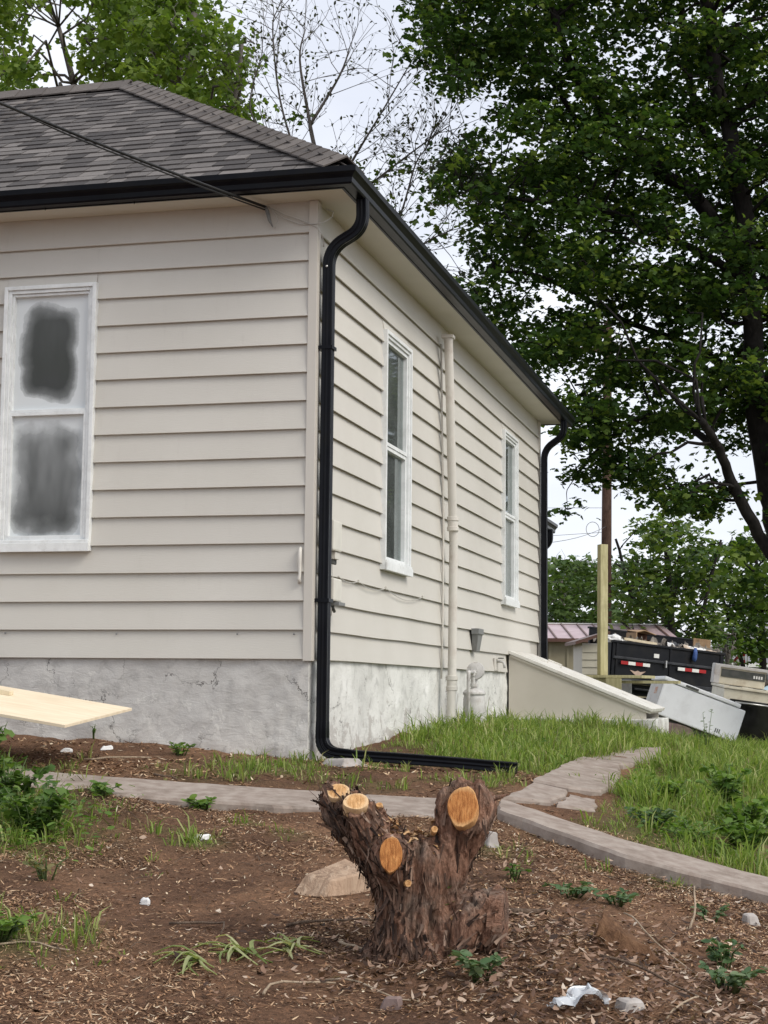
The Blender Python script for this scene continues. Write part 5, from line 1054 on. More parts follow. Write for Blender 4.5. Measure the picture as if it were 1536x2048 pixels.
MAPLE = [[2.01,23.16,8.22,0.6],[5.17,24.66,14.53,0.46],[2.08,22.31,11.38,0.85],[5.53,20.26,8.1,0.63],[5.84,24.15,7.07,0.48],[4.91,24.84,11.68,0.47],[3.79,23.87,6.44,0.86],[6.64,22.15,9.59,0.76],[6.04,20.17,4.2,0.41],[4.54,21.77,10.44,0.62],[3.05,25.09,8.29,0.75],[3.42,24.22,13.24,0.59],[5.65,19.59,12.1,0.6],[6.07,25.58,11.62,0.92],[1.29,21.31,12.99,0.76],[3.6,23.11,8.49,0.72],[4.19,22.55,7.24,0.84],[3.1,21.23,5.89,0.49],[2.76,21.71,7.28,0.53],[1.08,24.64,11.31,0.62],[3.17,21.45,4.57,0.47],[1.69,20.52,11.76,0.59],[5.49,21.08,4.71,0.47],[5.64,21.51,6.78,0.74],[1.11,21.04,10.2,0.72],[2.64,21.92,9.23,0.59],[7.66,25.34,13.75,0.47],[6.38,23.74,14.31,0.86],[5.84,22.72,10.27,0.51],[6.07,23.32,5.2,0.43],[4.29,24.27,9.99,0.68],[1.25,24.77,14.51,0.94],[2.52,20.09,10.84,0.5],[3.65,19.81,5.65,0.51],[2.31,24.5,9.56,0.51],[4.36,19.96,5.52,0.59],[5.69,20.9,10.71,0.46],[2.7,19.83,9.16,0.53],[5.98,24.14,13.11,0.78],[5.2,23.41,8.63,0.66],[7.11,23.9,8.79,0.65],[2.82,25.4,12.76,0.82],[2.59,24.76,6.77,0.66],[3.8,19.45,9.82,0.44],[6.85,24.84,4.55,0.58],[2.39,19.34,6.8,0.62],[4.33,23.56,13.31,0.56],[5.92,23.63,5.98,0.57],[5.31,25.0,7.73,0.55],[4.42,20.2,11.61,0.75],[4.38,20.43,8.32,0.5],[2.82,24.24,10.2,0.71],[5.34,20.24,5.44,0.61],[3.4,20.54,7.69,0.57],[4.2,23.43,14.22,0.67],[0.5,20.33,12.09,0.46],[6.4,21.0,10.15,0.49],[7.7,24.74,14.32,0.6],[3.22,19.45,10.92,0.63],[4.78,19.76,9.31,0.51],[3.68,23.24,11.93,0.81],[2.75,22.84,8.8,0.45],[5.6,23.18,9.63,0.73],[3.01,20.36,12.07,0.46],[7.67,25.61,6.74,0.92],[3.42,24.18,14.11,0.52],[6.99,24.98,11.96,0.69],[2.18,24.35,13.47,0.82],[6.91,22.98,7.46,0.44],[2.83,20.9,10.27,0.44],[3.68,21.59,9.59,0.53],[7.09,25.55,5.41,0.62],[5.43,22.68,7.69,0.47],[1.98,20.05,9.59,0.75],[4.42,25.61,13.29,0.59],[1.95,19.51,5.73,0.43],[6.55,25.23,9.39,0.51],[3.88,20.11,6.6,0.55],[2.01,21.59,8.52,0.51],[0.89,20.93,11.34,0.59],[4.75,20.15,10.78,0.48],[6.75,22.55,6.45,0.58],[1.87,25.46,8.55,0.71],[1.86,24.15,7.24,0.55],[7.46,25.52,10.73,0.51],[4.46,19.46,7.07,0.52],[7.25,25.32,8.3,0.5],[2.17,19.48,11.77,0.46],[4.44,22.36,11.94,0.43],[4.39,25.25,8.01,0.65],[3.21,24.89,11.3,0.51],[7.79,25.26,12.69,0.56],[5.22,24.86,5.69,0.61],[6.05,19.85,7.46,0.37],[6.6,22.51,4.26,0.53],[4.07,22.58,5.45,0.55],[1.42,21.04,6.78,0.44],[5.34,25.04,6.79,0.69],[4.69,24.79,9.32,0.49],[6.82,22.3,12.98,0.54],[3.95,24.29,10.88,0.72],[1.38,20.53,7.83,0.47],[0.64,24.84,12.81,0.5],[1.53,24.61,12.28,0.65],[3.19,19.33,8.29,0.61],[6.73,22.04,11.77,0.79],[5.1,19.56,3.72,0.41],[2.46,22.04,6.53,0.59],[1.17,23.0,8.98,0.6],[5.62,19.78,11.02,0.6],[5.75,23.71,12.08,0.46],[0.79,24.42,11.97,0.49],[6.66,22.75,5.54,0.78],[3.33,22.36,7.01,0.49],[3.5,19.42,11.64,0.46],[4.34,20.08,12.45,0.55],[1.96,23.33,10.25,0.52],[1.81,20.88,7.47,0.43],[3.25,25.34,9.48,0.86],[4.86,22.46,5.74,0.6],[3.03,24.5,5.75,0.47],[5.41,19.56,9.09,0.49],[2.54,19.71,4.99,0.56],[2.27,25.37,15.2,0.61],[6.7,24.66,12.71,0.47],[2.37,19.36,8.17,0.51],[5.84,22.39,4.02,0.47],[4.39,19.55,6.45,0.4],[3.48,19.89,4.07,0.43],[4.78,22.88,9.41,0.43],[1.84,19.55,8.56,0.41],[5.33,25.7,13.23,0.74],[5.8,19.32,4.89,0.6],[6.41,25.47,10.44,0.63],[5.04,22.97,13.06,0.5],[6.44,24.81,3.88,0.46],[2.86,22.28,5.21,0.55],[5.88,25.67,9.01,0.85],[4.0,20.22,7.34,0.42],[1.8,19.61,10.14,0.36],[1.38,25.55,10.03,0.76],[5.96,19.41,5.76,0.47],[3.41,21.01,10.56,0.43],[6.43,24.53,7.57,0.49],[1.93,19.72,12.39,0.38],[4.3,20.79,9.31,0.44],[2.24,22.72,13.86,0.48],[3.17,19.68,6.73,0.45],[7.41,24.41,11.17,0.5],[4.34,19.41,9.72,0.37],[5.25,20.7,12.51,0.46],[6.05,19.7,8.69,0.38],[6.17,20.27,6.71,0.61],[3.79,19.99,5.05,0.48],[3.99,25.03,5.72,0.49],[2.36,19.73,11.33,0.38],[0.54,20.91,10.68,0.4],[5.9,21.17,7.57,0.42],[2.18,25.28,11.72,0.53],[3.53,20.1,12.61,0.38],[5.69,25.69,9.99,0.59],[7.87,25.56,7.78,0.61],[2.35,19.66,7.62,0.46],[6.4,20.81,8.37,0.39],[2.65,19.31,12.12,0.46],[2.49,19.63,6.04,0.38],[5.17,19.83,8.67,0.39],[1.38,24.83,13.37,0.51],[7.83,25.5,4.85,0.54],[5.18,22.95,14.09,0.44],[6.12,22.95,8.94,0.52],[4.72,23.94,4.44,0.45],[5.23,25.54,10.99,0.47],[3.23,25.2,7.38,0.49],[4.17,20.59,4.1,0.43],[3.78,21.79,8.92,0.52],[4.04,19.75,10.6,0.44],[2.87,22.68,13.96,0.47],[2.91,24.95,14.78,0.47]]
MAPLE_TIPS = [[3.74,23.83,10.42,0.24],[3.15,20.69,5.74,0.21],[4.52,23.23,5.71,0.26],[1.02,23.13,11.07,0.3],[2.98,20.55,12.13,0.22],[6.08,21.39,4.35,0.2],[4.02,24.03,14.71,0.28],[3.72,19.54,3.95,0.2],[2.87,19.97,8.74,0.25],[4.73,24.29,13.02,0.31],[1.84,21.33,7.01,0.2],[4.42,19.93,6.88,0.27],[2.61,21.76,4.52,0.27],[3.13,21.12,11.09,0.25],[6.13,23.54,14.44,0.32],[3.86,23.19,6.41,0.25],[2.84,21.27,7.0,0.31],[5.11,20.34,9.05,0.29],[5.12,21.97,5.52,0.31],[0.87,20.37,12.42,0.25],[4.35,20.61,12.21,0.28],[4.1,21.91,9.55,0.22],[6.02,19.64,7.34,0.28],[3.48,19.83,7.35,0.28],[4.91,23.12,8.26,0.25],[5.22,21.77,12.6,0.28],[3.71,22.52,7.05,0.21],[0.68,20.41,10.99,0.26],[3.84,21.17,13.12,0.29],[5.68,20.66,12.02,0.23],[5.17,20.05,10.84,0.21],[2.83,22.11,5.85,0.26],[1.7,21.0,12.66,0.23],[2.45,21.96,11.08,0.28],[2.21,22.34,8.88,0.28],[1.52,23.06,8.19,0.24],[6.26,22.07,10.33,0.3],[4.35,24.11,14.16,0.22],[1.97,20.41,9.67,0.23],[3.85,24.04,4.81,0.31],[5.42,21.76,10.75,0.22],[5.25,23.24,11.84,0.26],[2.91,24.14,7.85,0.29],[5.54,24.5,10.08,0.34],[5.97,19.8,5.68,0.24],[6.0,22.66,9.73,0.27],[7.59,23.94,13.95,0.27],[5.48,22.16,3.51,0.23],[7.36,24.38,8.67,0.31],[5.03,19.71,8.13,0.29],[1.36,20.5,11.51,0.25],[5.45,21.4,3.91,0.21],[6.84,21.91,9.49,0.24],[3.65,20.53,9.83,0.29],[1.84,23.7,14.22,0.22],[5.39,23.03,10.31,0.28],[2.38,19.67,7.5,0.28],[7.34,23.49,12.55,0.3],[4.63,21.68,9.1,0.2],[4.95,24.35,10.53,0.26],[5.62,22.91,7.08,0.25],[5.74,22.67,9.01,0.28],[6.04,23.86,12.87,0.22],[4.01,23.34,9.45,0.28],[3.12,24.4,5.92,0.25],[3.78,23.17,11.12,0.22],[3.14,24.37,12.42,0.32],[6.53,21.32,12.6,0.21],[1.21,23.96,12.06,0.24],[5.45,24.03,12.8,0.23],[4.09,20.91,8.26,0.24],[4.49,20.8,11.61,0.25],[4.97,23.41,7.16,0.22],[6.7,23.73,6.14,0.29],[6.54,21.19,10.48,0.21],[3.18,19.76,4.38,0.26],[6.07,20.58,10.96,0.2],[4.5,23.43,11.42,0.26],[4.12,21.64,11.72,0.27],[2.19,19.72,11.05,0.19],[7.41,24.27,6.6,0.27],[2.98,22.66,10.2,0.26],[7.62,24.46,10.74,0.28],[2.99,22.44,8.44,0.25],[4.59,24.1,7.93,0.34],[1.98,23.82,10.51,0.26],[1.27,19.65,10.35,0.24],[1.7,19.63,8.09,0.26],[1.53,19.91,7.48,0.22],[2.4,23.7,14.48,0.22],[5.85,22.55,5.68,0.26],[2.04,23.25,12.0,0.33],[5.92,23.37,8.19,0.31],[2.37,24.37,8.7,0.22],[3.76,19.75,6.25,0.2],[0.88,19.66,9.23,0.23],[6.84,24.08,5.27,0.35],[5.97,21.53,7.27,0.3],[5.45,19.69,5.88,0.23],[3.69,22.02,12.03,0.23],[5.3,21.15,7.66,0.2],[4.2,20.64,9.61,0.2],[6.73,22.2,9.01,0.29],[4.24,22.7,6.82,0.33],[5.3,24.21,13.95,0.28],[1.53,21.44,10.4,0.25],[6.34,21.75,11.01,0.21],[6.9,23.95,13.38,0.28],[6.64,24.49,7.5,0.24],[2.48,19.99,6.17,0.19]] + [[2.6,21.5,4.79,0.3],[2.97,22.0,4.63,0.34],[2.38,21.0,3.94,0.2],[3.63,22.5,4.53,0.36],[3.85,22.0,4.19,0.25],[3.19,21.0,4.62,0.36],[2.9,22.5,5.22,0.36],[4.16,22.0,4.19,0.25],[0.47,20.5,10.17,0.3],[0.41,20.5,9.76,0.25],[0.84,20.5,9.43,0.25],[0.81,19.8,8.32,0.22],[0.71,19.6,7.8,0.22],[1.49,21.0,9.07,0.3],[1.17,20.0,7.67,0.3],[1.17,20.5,6.64,0.25],[0.93,20.2,6.76,0.15],[1.5,21.0,6.36,0.25]]
ML = {'L': [[5.63, 22.0, 2.98], [5.17, 22.0, 3.59], [4.73, 21.8, 4.31], [4.47, 21.5, 4.81], [4.11, 21.0, 5.13]], 'T': [[5.67, 22.5, 1.98], [5.55, 22.5, 3.22], [5.34, 22.5, 4.4], [5.18, 22.5, 5.81], [5.06, 22.3, 7.33], [4.93, 22.0, 8.39], [4.64, 22.0, 9.97], [4.51, 22.0, 11.28], [4.39, 22.0, 12.75]], 'b1': [[5.06, 22.3, 7.33], [4.34, 22.0, 8.38], [3.79, 21.6, 8.61], [3.15, 21.4, 9.09], [2.82, 21.2, 9.44], [2.52, 21.2, 9.85], [2.29, 21.0, 10.4], [2.09, 21.0, 11.09]], 'b2': [[4.96, 22.0, 8.04], [4.8, 22.5, 9.05], [4.55, 23.0, 9.82], [4.34, 23.0, 10.95], [4.28, 23.0, 12.17]], 'b3': [[4.34, 22.0, 8.38], [3.48, 21.0, 8.55], [2.75, 20.5, 8.57], [2.06, 20.0, 9.32], [1.61, 20.0, 9.64], [0.78, 20.0, 9.76]], 'b4': [[5.18, 22.5, 5.81], [4.22, 21.5, 6.16], [3.06, 20.5, 6.33], [2.05, 20.0, 6.72], [1.33, 19.5, 6.71]], 'b5': [[4.47, 21.5, 4.81], [3.57, 20.5, 5.1], [2.92, 20.0, 4.82], [2.34, 19.8, 4.23]], 'b6': [[5.06, 22.3, 7.33], [3.62, 20.0, 7.25], [2.55, 19.0, 7.32], [1.63, 18.8, 7.38], [0.92, 18.8, 7.49]], 'b7': [[5.18, 22.5, 5.81], [4.46, 23.5, 6.14], [3.58, 24.0, 6.23], [2.83, 24.0, 6.14]], 'b8': [[5.2, 22.5, 7.1], [5.98, 23.0, 8.34], [6.6, 23.0, 10.21]]}
def farther(b, lim=21.6):
    s_ = max(1.0, (lim+.55*(b[1]-19)+b[3])/b[1]); return [b[0]*s_, b[1]*s_, EYE+(b[2]-EYE)*s_, b[3]]
MAPLE = [farther(b) for b in MAPLE]; MAPLE_TIPS = [farther(b) for b in MAPLE_TIPS]      # the crown stands wholly behind the house
order = ['T','L','b1','b2','b3','b4','b5','b6','b7','b8']
for k_ in ML:
    dy_ = {'T': 1.2, 'L': .8, 'b1': 2.2, 'b2': 2.0, 'b8': 1.2}.get(k_, 4.2)
    for j_, p_ in enumerate(ML[k_]): e_ = dy_ if j_ or k_ in 'TL' else 1.2; s_ = (p_[1]+e_)/p_[1]; p_[0] *= s_; p_[2] = EYE+(p_[2]-EYE)*s_; p_[1] += e_
ML['T'][0] = [5.95, 23.7, .4]; ML['L'] = [[5.95,23.5,1.6]] + ML['L']
tree('maple_tree', 'large dark green maple filling the right side of the picture', (5.95, 23.7, .85), [ML[k] for k in order], [(.20,.08),(.12,.05),(.13,.04),(.10,.04),(.07,.02),(.07,.02),(.06,.02),(.07,.02),(.06,.02),(.10,.04)], MAPLE+MAPLE_TIPS, (M['bark_dark'], M['leaf_dark']), 21, 1750, .098, clump=16, spread=.135, flat=.42, twigs=3)
LIGHT = [[-5.39,29.44,14.59,0.53],[-3.11,30.78,12.99,0.43],[-6.27,26.01,11.72,0.35],[-5.36,26.39,13.54,0.37],[-4.49,30.91,14.86,0.48],[-4.01,30.73,12.62,0.38],[-3.44,26.22,11.18,0.56],[-3.11,26.33,12.47,0.44],[-7.7,31.07,14.47,0.43],[-4.08,26.54,12.38,0.42],[-5.38,31.02,14.07,0.44],[-4.12,28.83,12.79,0.37],[-6.36,27.9,14.65,0.38],[-6.78,28.79,14.5,0.36],[-5.37,31.75,15.2,0.59],[-3.57,29.85,14.07,0.63],[-6.05,31.84,15.73,0.49],[-4.78,26.73,13.25,0.46],[-5.05,27.98,12.77,0.49],[-7.61,29.79,12.86,0.41],[-4.29,27.52,13.69,0.5],[-3.34,28.6,12.64,0.6],[-7.13,28.19,13.41,0.64],[-4.6,26.65,13.97,0.42],[-6.76,27.58,14.45,0.39],[-2.71,27.9,11.81,0.38],[-5.82,31.73,16.32,0.48],[-3.92,26.14,11.73,0.33],[-7.7,31.62,15.58,0.7],[-6.46,31.07,15.93,0.59],[-4.8,30.17,15.39,0.44],[-3.5,27.62,13.77,0.39],[-4.47,29.14,13.53,0.39],[-6.11,26.22,13.26,0.35],[-7.32,31.0,13.65,0.42],[-4.72,31.19,13.32,0.46],[-4.04,31.54,14.0,0.47],[-3.65,26.19,12.62,0.37],[-5.79,28.66,14.81,0.5],[-2.76,26.33,11.97,0.36],[-2.95,30.41,13.62,0.4],[-3.92,27.89,14.33,0.47],[-4.01,31.3,15.57,0.43],[-8.23,31.94,16.54,0.43],[-4.62,31.37,14.37,0.4],[-5.78,31.97,13.81,0.41],[-4.52,26.5,12.64,0.35],[-7.06,27.56,13.87,0.39],[-3.12,30.83,12.32,0.4],[-4.63,28.76,12.81,0.41],[-3.12,28.49,11.67,0.37],[-3.71,31.44,13.25,0.42],[-5.87,31.18,14.48,0.43],[-7.06,27.55,11.89,0.37],[-7.19,31.05,16.06,0.56],[-5.25,29.38,15.26,0.41],[-6.64,28.24,12.82,0.44],[-4.86,28.82,13.61,0.37],[-8.07,31.81,14.23,0.46],[-3.74,28.45,11.96,0.37],[-3.56,26.41,12.14,0.36]]
tree('maple_tree', 'bright green maple rising behind the roof ridge at upper left', (-4.0, 29.0, .5), [[(-4,29,.3),(-3.9,29,7),(-3.8,29,10.5),(-3.6,29,14)],[(-3.9,29,8),(-5.2,29,10.5),(-6.0,28.5,13.5)],[(-3.85,29,9),(-3.0,29,11),(-2.7,29,13.5)],[(-3.9,29,9),(-4.6,29.5,11.5),(-4.9,29.5,14.5)]], [(.28,.06),(.14,.04),(.12,.03),(.12,.03)], LIGHT, (M['bark_grey'], M['leaf_light']), 22, 1100, .13, clump=13, spread=.2, droop=.7)
BGA = [[6.59,55.23,3.95,0.65],[6.07,56.72,4.68,0.89],[7.77,60.94,5.31,0.79],[7.76,58.25,5.75,0.88],[7.6,59.95,4.01,0.79],[6.76,57.49,3.92,0.65],[5.84,55.33,5.71,0.69],[5.62,53.0,5.11,0.59],[6.56,54.02,4.8,0.62],[6.74,60.72,5.54,0.73],[7.66,55.27,3.98,0.91],[7.16,57.4,4.89,0.62],[8.67,62.19,5.99,0.74],[6.6,58.29,5.77,0.89],[7.22,54.33,5.51,0.6],[6.88,60.51,4.13,0.65],[8.44,61.44,4.56,0.66],[6.74,62.11,4.85,0.7],[7.89,57.62,4.76,0.67],[5.69,53.6,3.78,0.78],[6.0,57.12,3.9,0.73],[6.45,54.37,5.58,0.71],[7.34,53.06,3.97,0.78],[8.08,58.01,3.89,0.68],[7.56,55.23,4.79,0.64],[6.25,59.73,4.8,0.81],[7.03,62.95,6.27,0.81],[7.99,62.73,4.12,0.83],[5.96,53.89,4.49,0.6],[7.38,60.7,6.08,0.68]]
BGB = [[6.31,37.86,5.24,0.6],[7.21,40.04,4.77,0.45],[7.06,37.81,4.57,0.56],[6.37,38.72,3.33,0.62],[7.46,40.98,3.17,0.54],[7.66,41.7,4.18,0.59],[6.85,41.92,4.74,0.57],[6.49,40.45,5.22,0.58],[6.75,37.77,3.83,0.6],[7.27,39.24,5.39,0.5],[6.22,40.14,4.19,0.44],[7.62,38.63,3.27,0.63],[7.64,42.17,5.53,0.61],[6.45,41.93,3.38,0.61],[6.37,37.74,4.39,0.48],[8.34,41.39,4.61,0.53],[7.48,38.01,4.06,0.43],[7.05,41.98,3.6,0.5],[8.17,41.72,3.74,0.45],[7.67,38.81,4.93,0.42],[8.12,41.06,3.22,0.54],[8.18,41.77,5.18,0.46],[6.8,40.15,4.08,0.56],[5.98,37.55,3.9,0.51],[7.09,38.59,3.0,0.44],[7.22,42.4,4.25,0.48],[5.91,37.94,4.46,0.42],[5.8,37.78,2.97,0.42],[7.13,41.53,5.84,0.48],[6.56,42.43,4.13,0.66],[7.82,42.24,4.86,0.66],[6.93,41.0,3.02,0.44],[5.8,38.43,3.57,0.44]]
BGC = [[9.2,42.44,5.31,0.73],[10.4,45.05,4.77,0.57],[10.08,42.38,4.56,0.7],[9.32,43.47,3.17,0.77],[10.75,46.17,2.97,0.68],[11.03,47.04,4.11,0.74],[10.09,47.3,4.73,0.71],[9.7,42.32,3.73,0.74],[10.78,43.36,3.09,0.78],[9.61,45.74,5.43,0.63],[10.97,43.76,5.23,0.62],[9.38,44.51,3.94,0.63],[11.89,47.52,5.36,0.64],[10.72,42.02,4.16,0.52],[9.26,42.29,4.36,0.61],[10.95,47.74,5.63,0.72],[11.81,46.67,4.58,0.67],[10.24,45.31,5.52,0.56],[9.91,43.36,2.82,0.58],[10.38,47.62,3.88,0.75],[8.73,42.29,4.75,0.62],[11.8,46.95,3.24,0.8],[11.23,44.33,4.46,0.56],[10.11,46.8,3.11,0.63],[10.21,44.81,4.14,0.59],[9.97,42.44,5.34,0.58],[10.8,44.76,4.1,0.59],[11.3,44.41,3.85,0.65],[11.0,47.52,4.85,0.61],[9.59,44.88,4.71,0.65]]
BGD = [[6.87,33.15,2.86,0.26],[7.2,34.02,2.6,0.2],[7.3,34.39,1.92,0.23],[7.38,34.68,2.33,0.25],[7.17,34.82,2.55,0.21],[6.97,33.49,2.1,0.21],[7.21,33.65,2.81,0.19],[7.52,34.69,2.15,0.19],[7.62,34.92,2.6,0.21]]
def simple_tree(name, label, boughs, mats, seed, per, ls, n_stems=3, group=None):
    c = np.mean(np.array(boughs), 0); x, y = float(c[0]), float(c[1]); b = (x, y, float(G0(x, y))); top = max(q[2] for q in boughs)
    limbs = [[(x,y,b[2]-.2),(x+.05,y,b[2]+(top-b[2])*.5),(x-.1,y,top-.3)]] + [[(x,y,b[2]+.4+.3*i),(x+(i-1)*.7,y,b[2]+(top-b[2])*.5),(x+(i-1)*1.3,y,top-.5)] for i in (0, 2)]
    return tree(name, label, b, limbs, [(.14,.04),(.08,.03),(.08,.03)], boughs, mats, seed, per, ls, twigs=2, clump=9, spread=.2, group=group)
half = sorted(BGA); k = len(half)//2
simple_tree('tree', 'rounded light green tree beyond the shed, left one of two', half[:k], (M['bark_grey'], M['leaf_far']), 31, 300, .20, group='trees beyond the shed')
simple_tree('tree', 'light green tree beyond the shed, right one of two', half[k:], (M['bark_grey'], M['leaf_far']), 32, 300, .20, group='trees beyond the shed')
simple_tree('maple_sapling', 'yellow-green young maple right behind the trailer', BGB, (M['bark_dark'], M['leaf_mid']), 33, 420, .17)
simple_tree('tree', 'dense dark green tree between the trailer and the far house', BGC, (M['bark_dark'], M['leaf_dark']), 34, 330, .19)
simple_tree('shrub', 'pale green shrub at the right end of the trailer', BGD, (M['bark_grey'], M['leaf_mid']), 35, 520, .11)

# half-bare tree behind the roof: fine twigs with small new leaves
def bare_tree():
    r_ = np.random.default_rng(44); L3 = {'t': [[-1.02, 25.0, 6.85], [-0.98, 25.0, 9.09], [-1.23, 25.0, 10.47], [-1.41, 25.0, 11.53], [-1.33, 25.0, 12.03]], 'a': [[-0.97, 25.0, 9.01], [-0.58, 24.6, 9.69], [-0.12, 24.4, 10.43], [0.41, 24.2, 11.31]], 'b': [[-0.97, 25.0, 9.01], [-1.4, 25.4, 9.95], [-1.74, 25.4, 11.02], [-1.88, 25.4, 12.19], [-1.81, 25.4, 12.53]], 'c': [[-0.93, 25.0, 8.93], [-0.27, 24.4, 9.31], [0.42, 24.0, 9.74], [0.94, 24.0, 10.13]], 'd': [[-0.88, 25.0, 7.96], [-0.1, 24.6, 8.5], [0.2, 24.2, 8.78], [0.42, 24.0, 9.5], [0.57, 24.0, 9.74]], 'e': [[-0.88, 25.0, 7.96], [0.2, 24.0, 8.03], [0.64, 23.6, 8.23], [0.97, 23.4, 8.33]], 'f': [[-1.23, 25.0, 10.47], [-0.77, 25.0, 11.29], [-0.61, 25.0, 11.79]], 'g': [[-1.06, 25.0, 9.41], [-1.74, 25.5, 10.22], [-2.27, 26.0, 11.07], [-2.12, 26.0, 11.92]]}
    base = (-1.0, 25, .6); off = Vector(base); t = thing('bare_tree', 'thin half-bare tree with budding twigs behind the hip of the roof', 'tree', base); wood = MB(); tips = []
    L3['t'] = [[-1.0,25,.4]] + L3['t']
    def grow(p, d, L_, r, depth):
        n = 4; path = [p]; dd = d.normalized()
        for i in range(n):
            dd = (dd + Vector(r_.normal(size=3)*.14) + Vector((0,0,.03))).normalized(); path.append(path[-1] + dd*(L_/n))
        wood.tube(path, np.linspace(r, r*.55, n+1), 4 if depth else 5, cap=False)
        tips.append((path[-1], dd)); 
        if depth >= 1: tips.append((path[2], dd))
        if depth < 2:
            for i in range(3 if depth == 0 else 2):
                q = path[1+int(r_.integers(0, n))]; nd = (dd + Vector(r_.normal(size=3)*.55) + Vector((0,0,.1))).normalized(); grow(q, nd, L_*r_.uniform(.45,.75), r*.55, depth+1)
    for k, pts in L3.items():
        P = [Vector(p)-off for p in pts]; n = len(P); ra = .05 if k == 't' else .020
        path = []
        for i in range(n-1):
            for j in range(5):
                s_ = j/5; p0, p1, p2, p3 = P[max(i-1,0)], P[i], P[i+1], P[min(i+2,n-1)]; path.append(.5*((2*p1)+(p2-p0)*s_+(2*p0-5*p1+4*p2-p3)*s_*s_+(3*p1-p0-3*p2+p3)*s_**3))
        path.append(P[-1]); m = len(path); wood.tube(path, [ra*(1-i/(m-1))+.007 for i in range(m)], 6)
        for i in range(max(3, m//3) if k == 't' else 3, m):
            if path[i].z < 5.5: continue
            d0 = (path[min(i+1,m-1)]-path[i-1]).normalized()
            for _ in range(1): grow(path[i], d0 + Vector(r_.normal(size=3)*.6), r_.uniform(.6,1.2), .007, 0)
    wood.build('trunk', M['bark_grey'], t, smooth=True, recalc=False)
    P_ = np.array([tuple(p) for p, _ in tips]); D_ = np.array([tuple(d) for _, d in tips])
    D_ = D_ + r_.normal(size=D_.shape)*.4
    leaves('buds', P_.astype(np.float32), r_.uniform(.04,.085,len(P_)).astype(np.float32), M['leaf_bud'], t, r_, shape=OVAL, dirs=D_)
    pat = [(-.62,24.6,9.6,.42),(-.95,25.2,9.3,.4),(.25,24,9.35,.45),(.62,23.8,8.75,.4),(.2,24.2,8.9,.35),(.85,23.6,8.45,.35),(-1.35,25.3,9.7,.42),(-1.6,25.4,9.25,.4),(1.05,23.5,7.6,.3),(-.2,24.5,9.2,.35),(-1.4,25.3,10.6,.3)]
    Q_, C_ = leaf_points(pat, 300, r_, 8, .14); Q_ = Q_ - np.array(base); leaves('crown', Q_.astype(np.float32), r_.uniform(.07,.13,len(Q_)).astype(np.float32), M['leaf_mid'], t, r_)
bare_tree()

# ------------------------------------------------------------------ grass
M['grass'] = rndmat('grass_blade', [(0,(.11,.18,.034)),(.35,(.205,.305,.058)),(.8,(.33,.42,.105)),(1,(.52,.52,.25))], .5, .45)
M['grass_dry'] = rndmat('dry_grass_blade', [(0,(.10,.12,.035)),(.5,(.20,.19,.075)),(1,(.34,.29,.15))], .6, .3)
def blades(name, P, H_, W_, L_, mat, r_, parent=None):
    N = len(P); th = r_.uniform(0, 2*math.pi, N); s = np.stack([np.cos(th), np.sin(th), np.zeros(N)], -1)*W_[:, None]
    ld = np.concatenate([L_, np.zeros((N, 1))], 1)*H_[:, None]; n_ = np.linalg.norm(L_, axis=1); upv = np.zeros((N, 3)); upv[:, 2] = H_/np.sqrt(1+.6*n_**2)
    V_ = np.stack([P-s, P+s, P+upv*.6+ld*.30+s*.85, P+upv*.6+ld*.30-s*.85, P+upv*(1.0-.28*np.clip(n_, 0, 1.6)[:, None])+ld], 1)
    q = np.arange(N)[:, None]*5; tri = np.concatenate([q+np.array([[0,1,2]]), q+np.array([[0,2,3]]), q+np.array([[3,2,4]])], 0)
    return np_mesh(name, V_.reshape(-1, 3), tri, 3, mat, parent, np.repeat(r_.random(N)*.999, 5))
r_ = np.random.default_rng(90)
PX, PH, PL, PD = [], [], [], []
for (x0, x1, y0, y1, n, k) in ((-3, 3.2, 5.2, 11.2, 17000, 8), (-.6, 4.2, 10.4, 14, 8000, 9), (0, 5, 14, 18, 7500, 8), (.5, 6.5, 18, 24, 6500, 8)):
    x = r_.uniform(x0, x1, n); y = r_.uniform(y0, y1, n); d = grass_density(x, y); keep = r_.random(n) < d; x, y, d = x[keep], y[keep], d[keep]; u, v = to_uv(x, y)
    h = (.022 + .080*vn(x, y, 1.8, 8)**1.3 + .05*vn(x, y, 6, 3)**2)*np.where(d > .6, 1.2, .8)*np.where(v > 2.2, 1.22, 1)*r_.gamma(3.2, .31, len(x)); h *= 1+.15*np.exp(-((u+.2)/.22)**2)*(v > .4); h = np.clip(h, .015, .26)
    hc = np.repeat(h, k)*r_.uniform(.35, 1.15, len(h)*k); off = r_.normal(size=(len(h)*k, 2)); rad = .010+.10*np.repeat(h, k)[:, None]
    px = np.repeat(x, k) + off[:, 0]*rad[:, 0]; py = np.repeat(y, k) + off[:, 1]*rad[:, 0]
    PX.append(np.stack([px, py, G(px, py)-.005], -1)); PH.append(hc); PL.append(off*.38 + r_.normal(size=off.shape)*.30); PD.append(np.repeat(d, k))
P_ = np.concatenate(PX); H_ = np.concatenate(PH); L_ = np.concatenate(PL); D_ = np.concatenate(PD); dry = r_.random(len(P_)) < np.where(D_ < .5, .48, .20)
wd = np.clip(.0020+.022*H_*r_.uniform(.5, 1.4, len(H_)), .0018, .0052)
o = blades('grass', P_[~dry], H_[~dry], wd[~dry], L_[~dry], M['grass'], r_); tag(o, 'green uncut grass along the house and the walks', 'grass', kind='stuff')
o = blades('dry_grass', P_[dry], H_[dry]*.85, wd[dry]*.8, L_[dry]*1.6, M['grass_dry'], r_); tag(o, 'thin straw-coloured grass among the green blades', 'grass', kind='stuff')

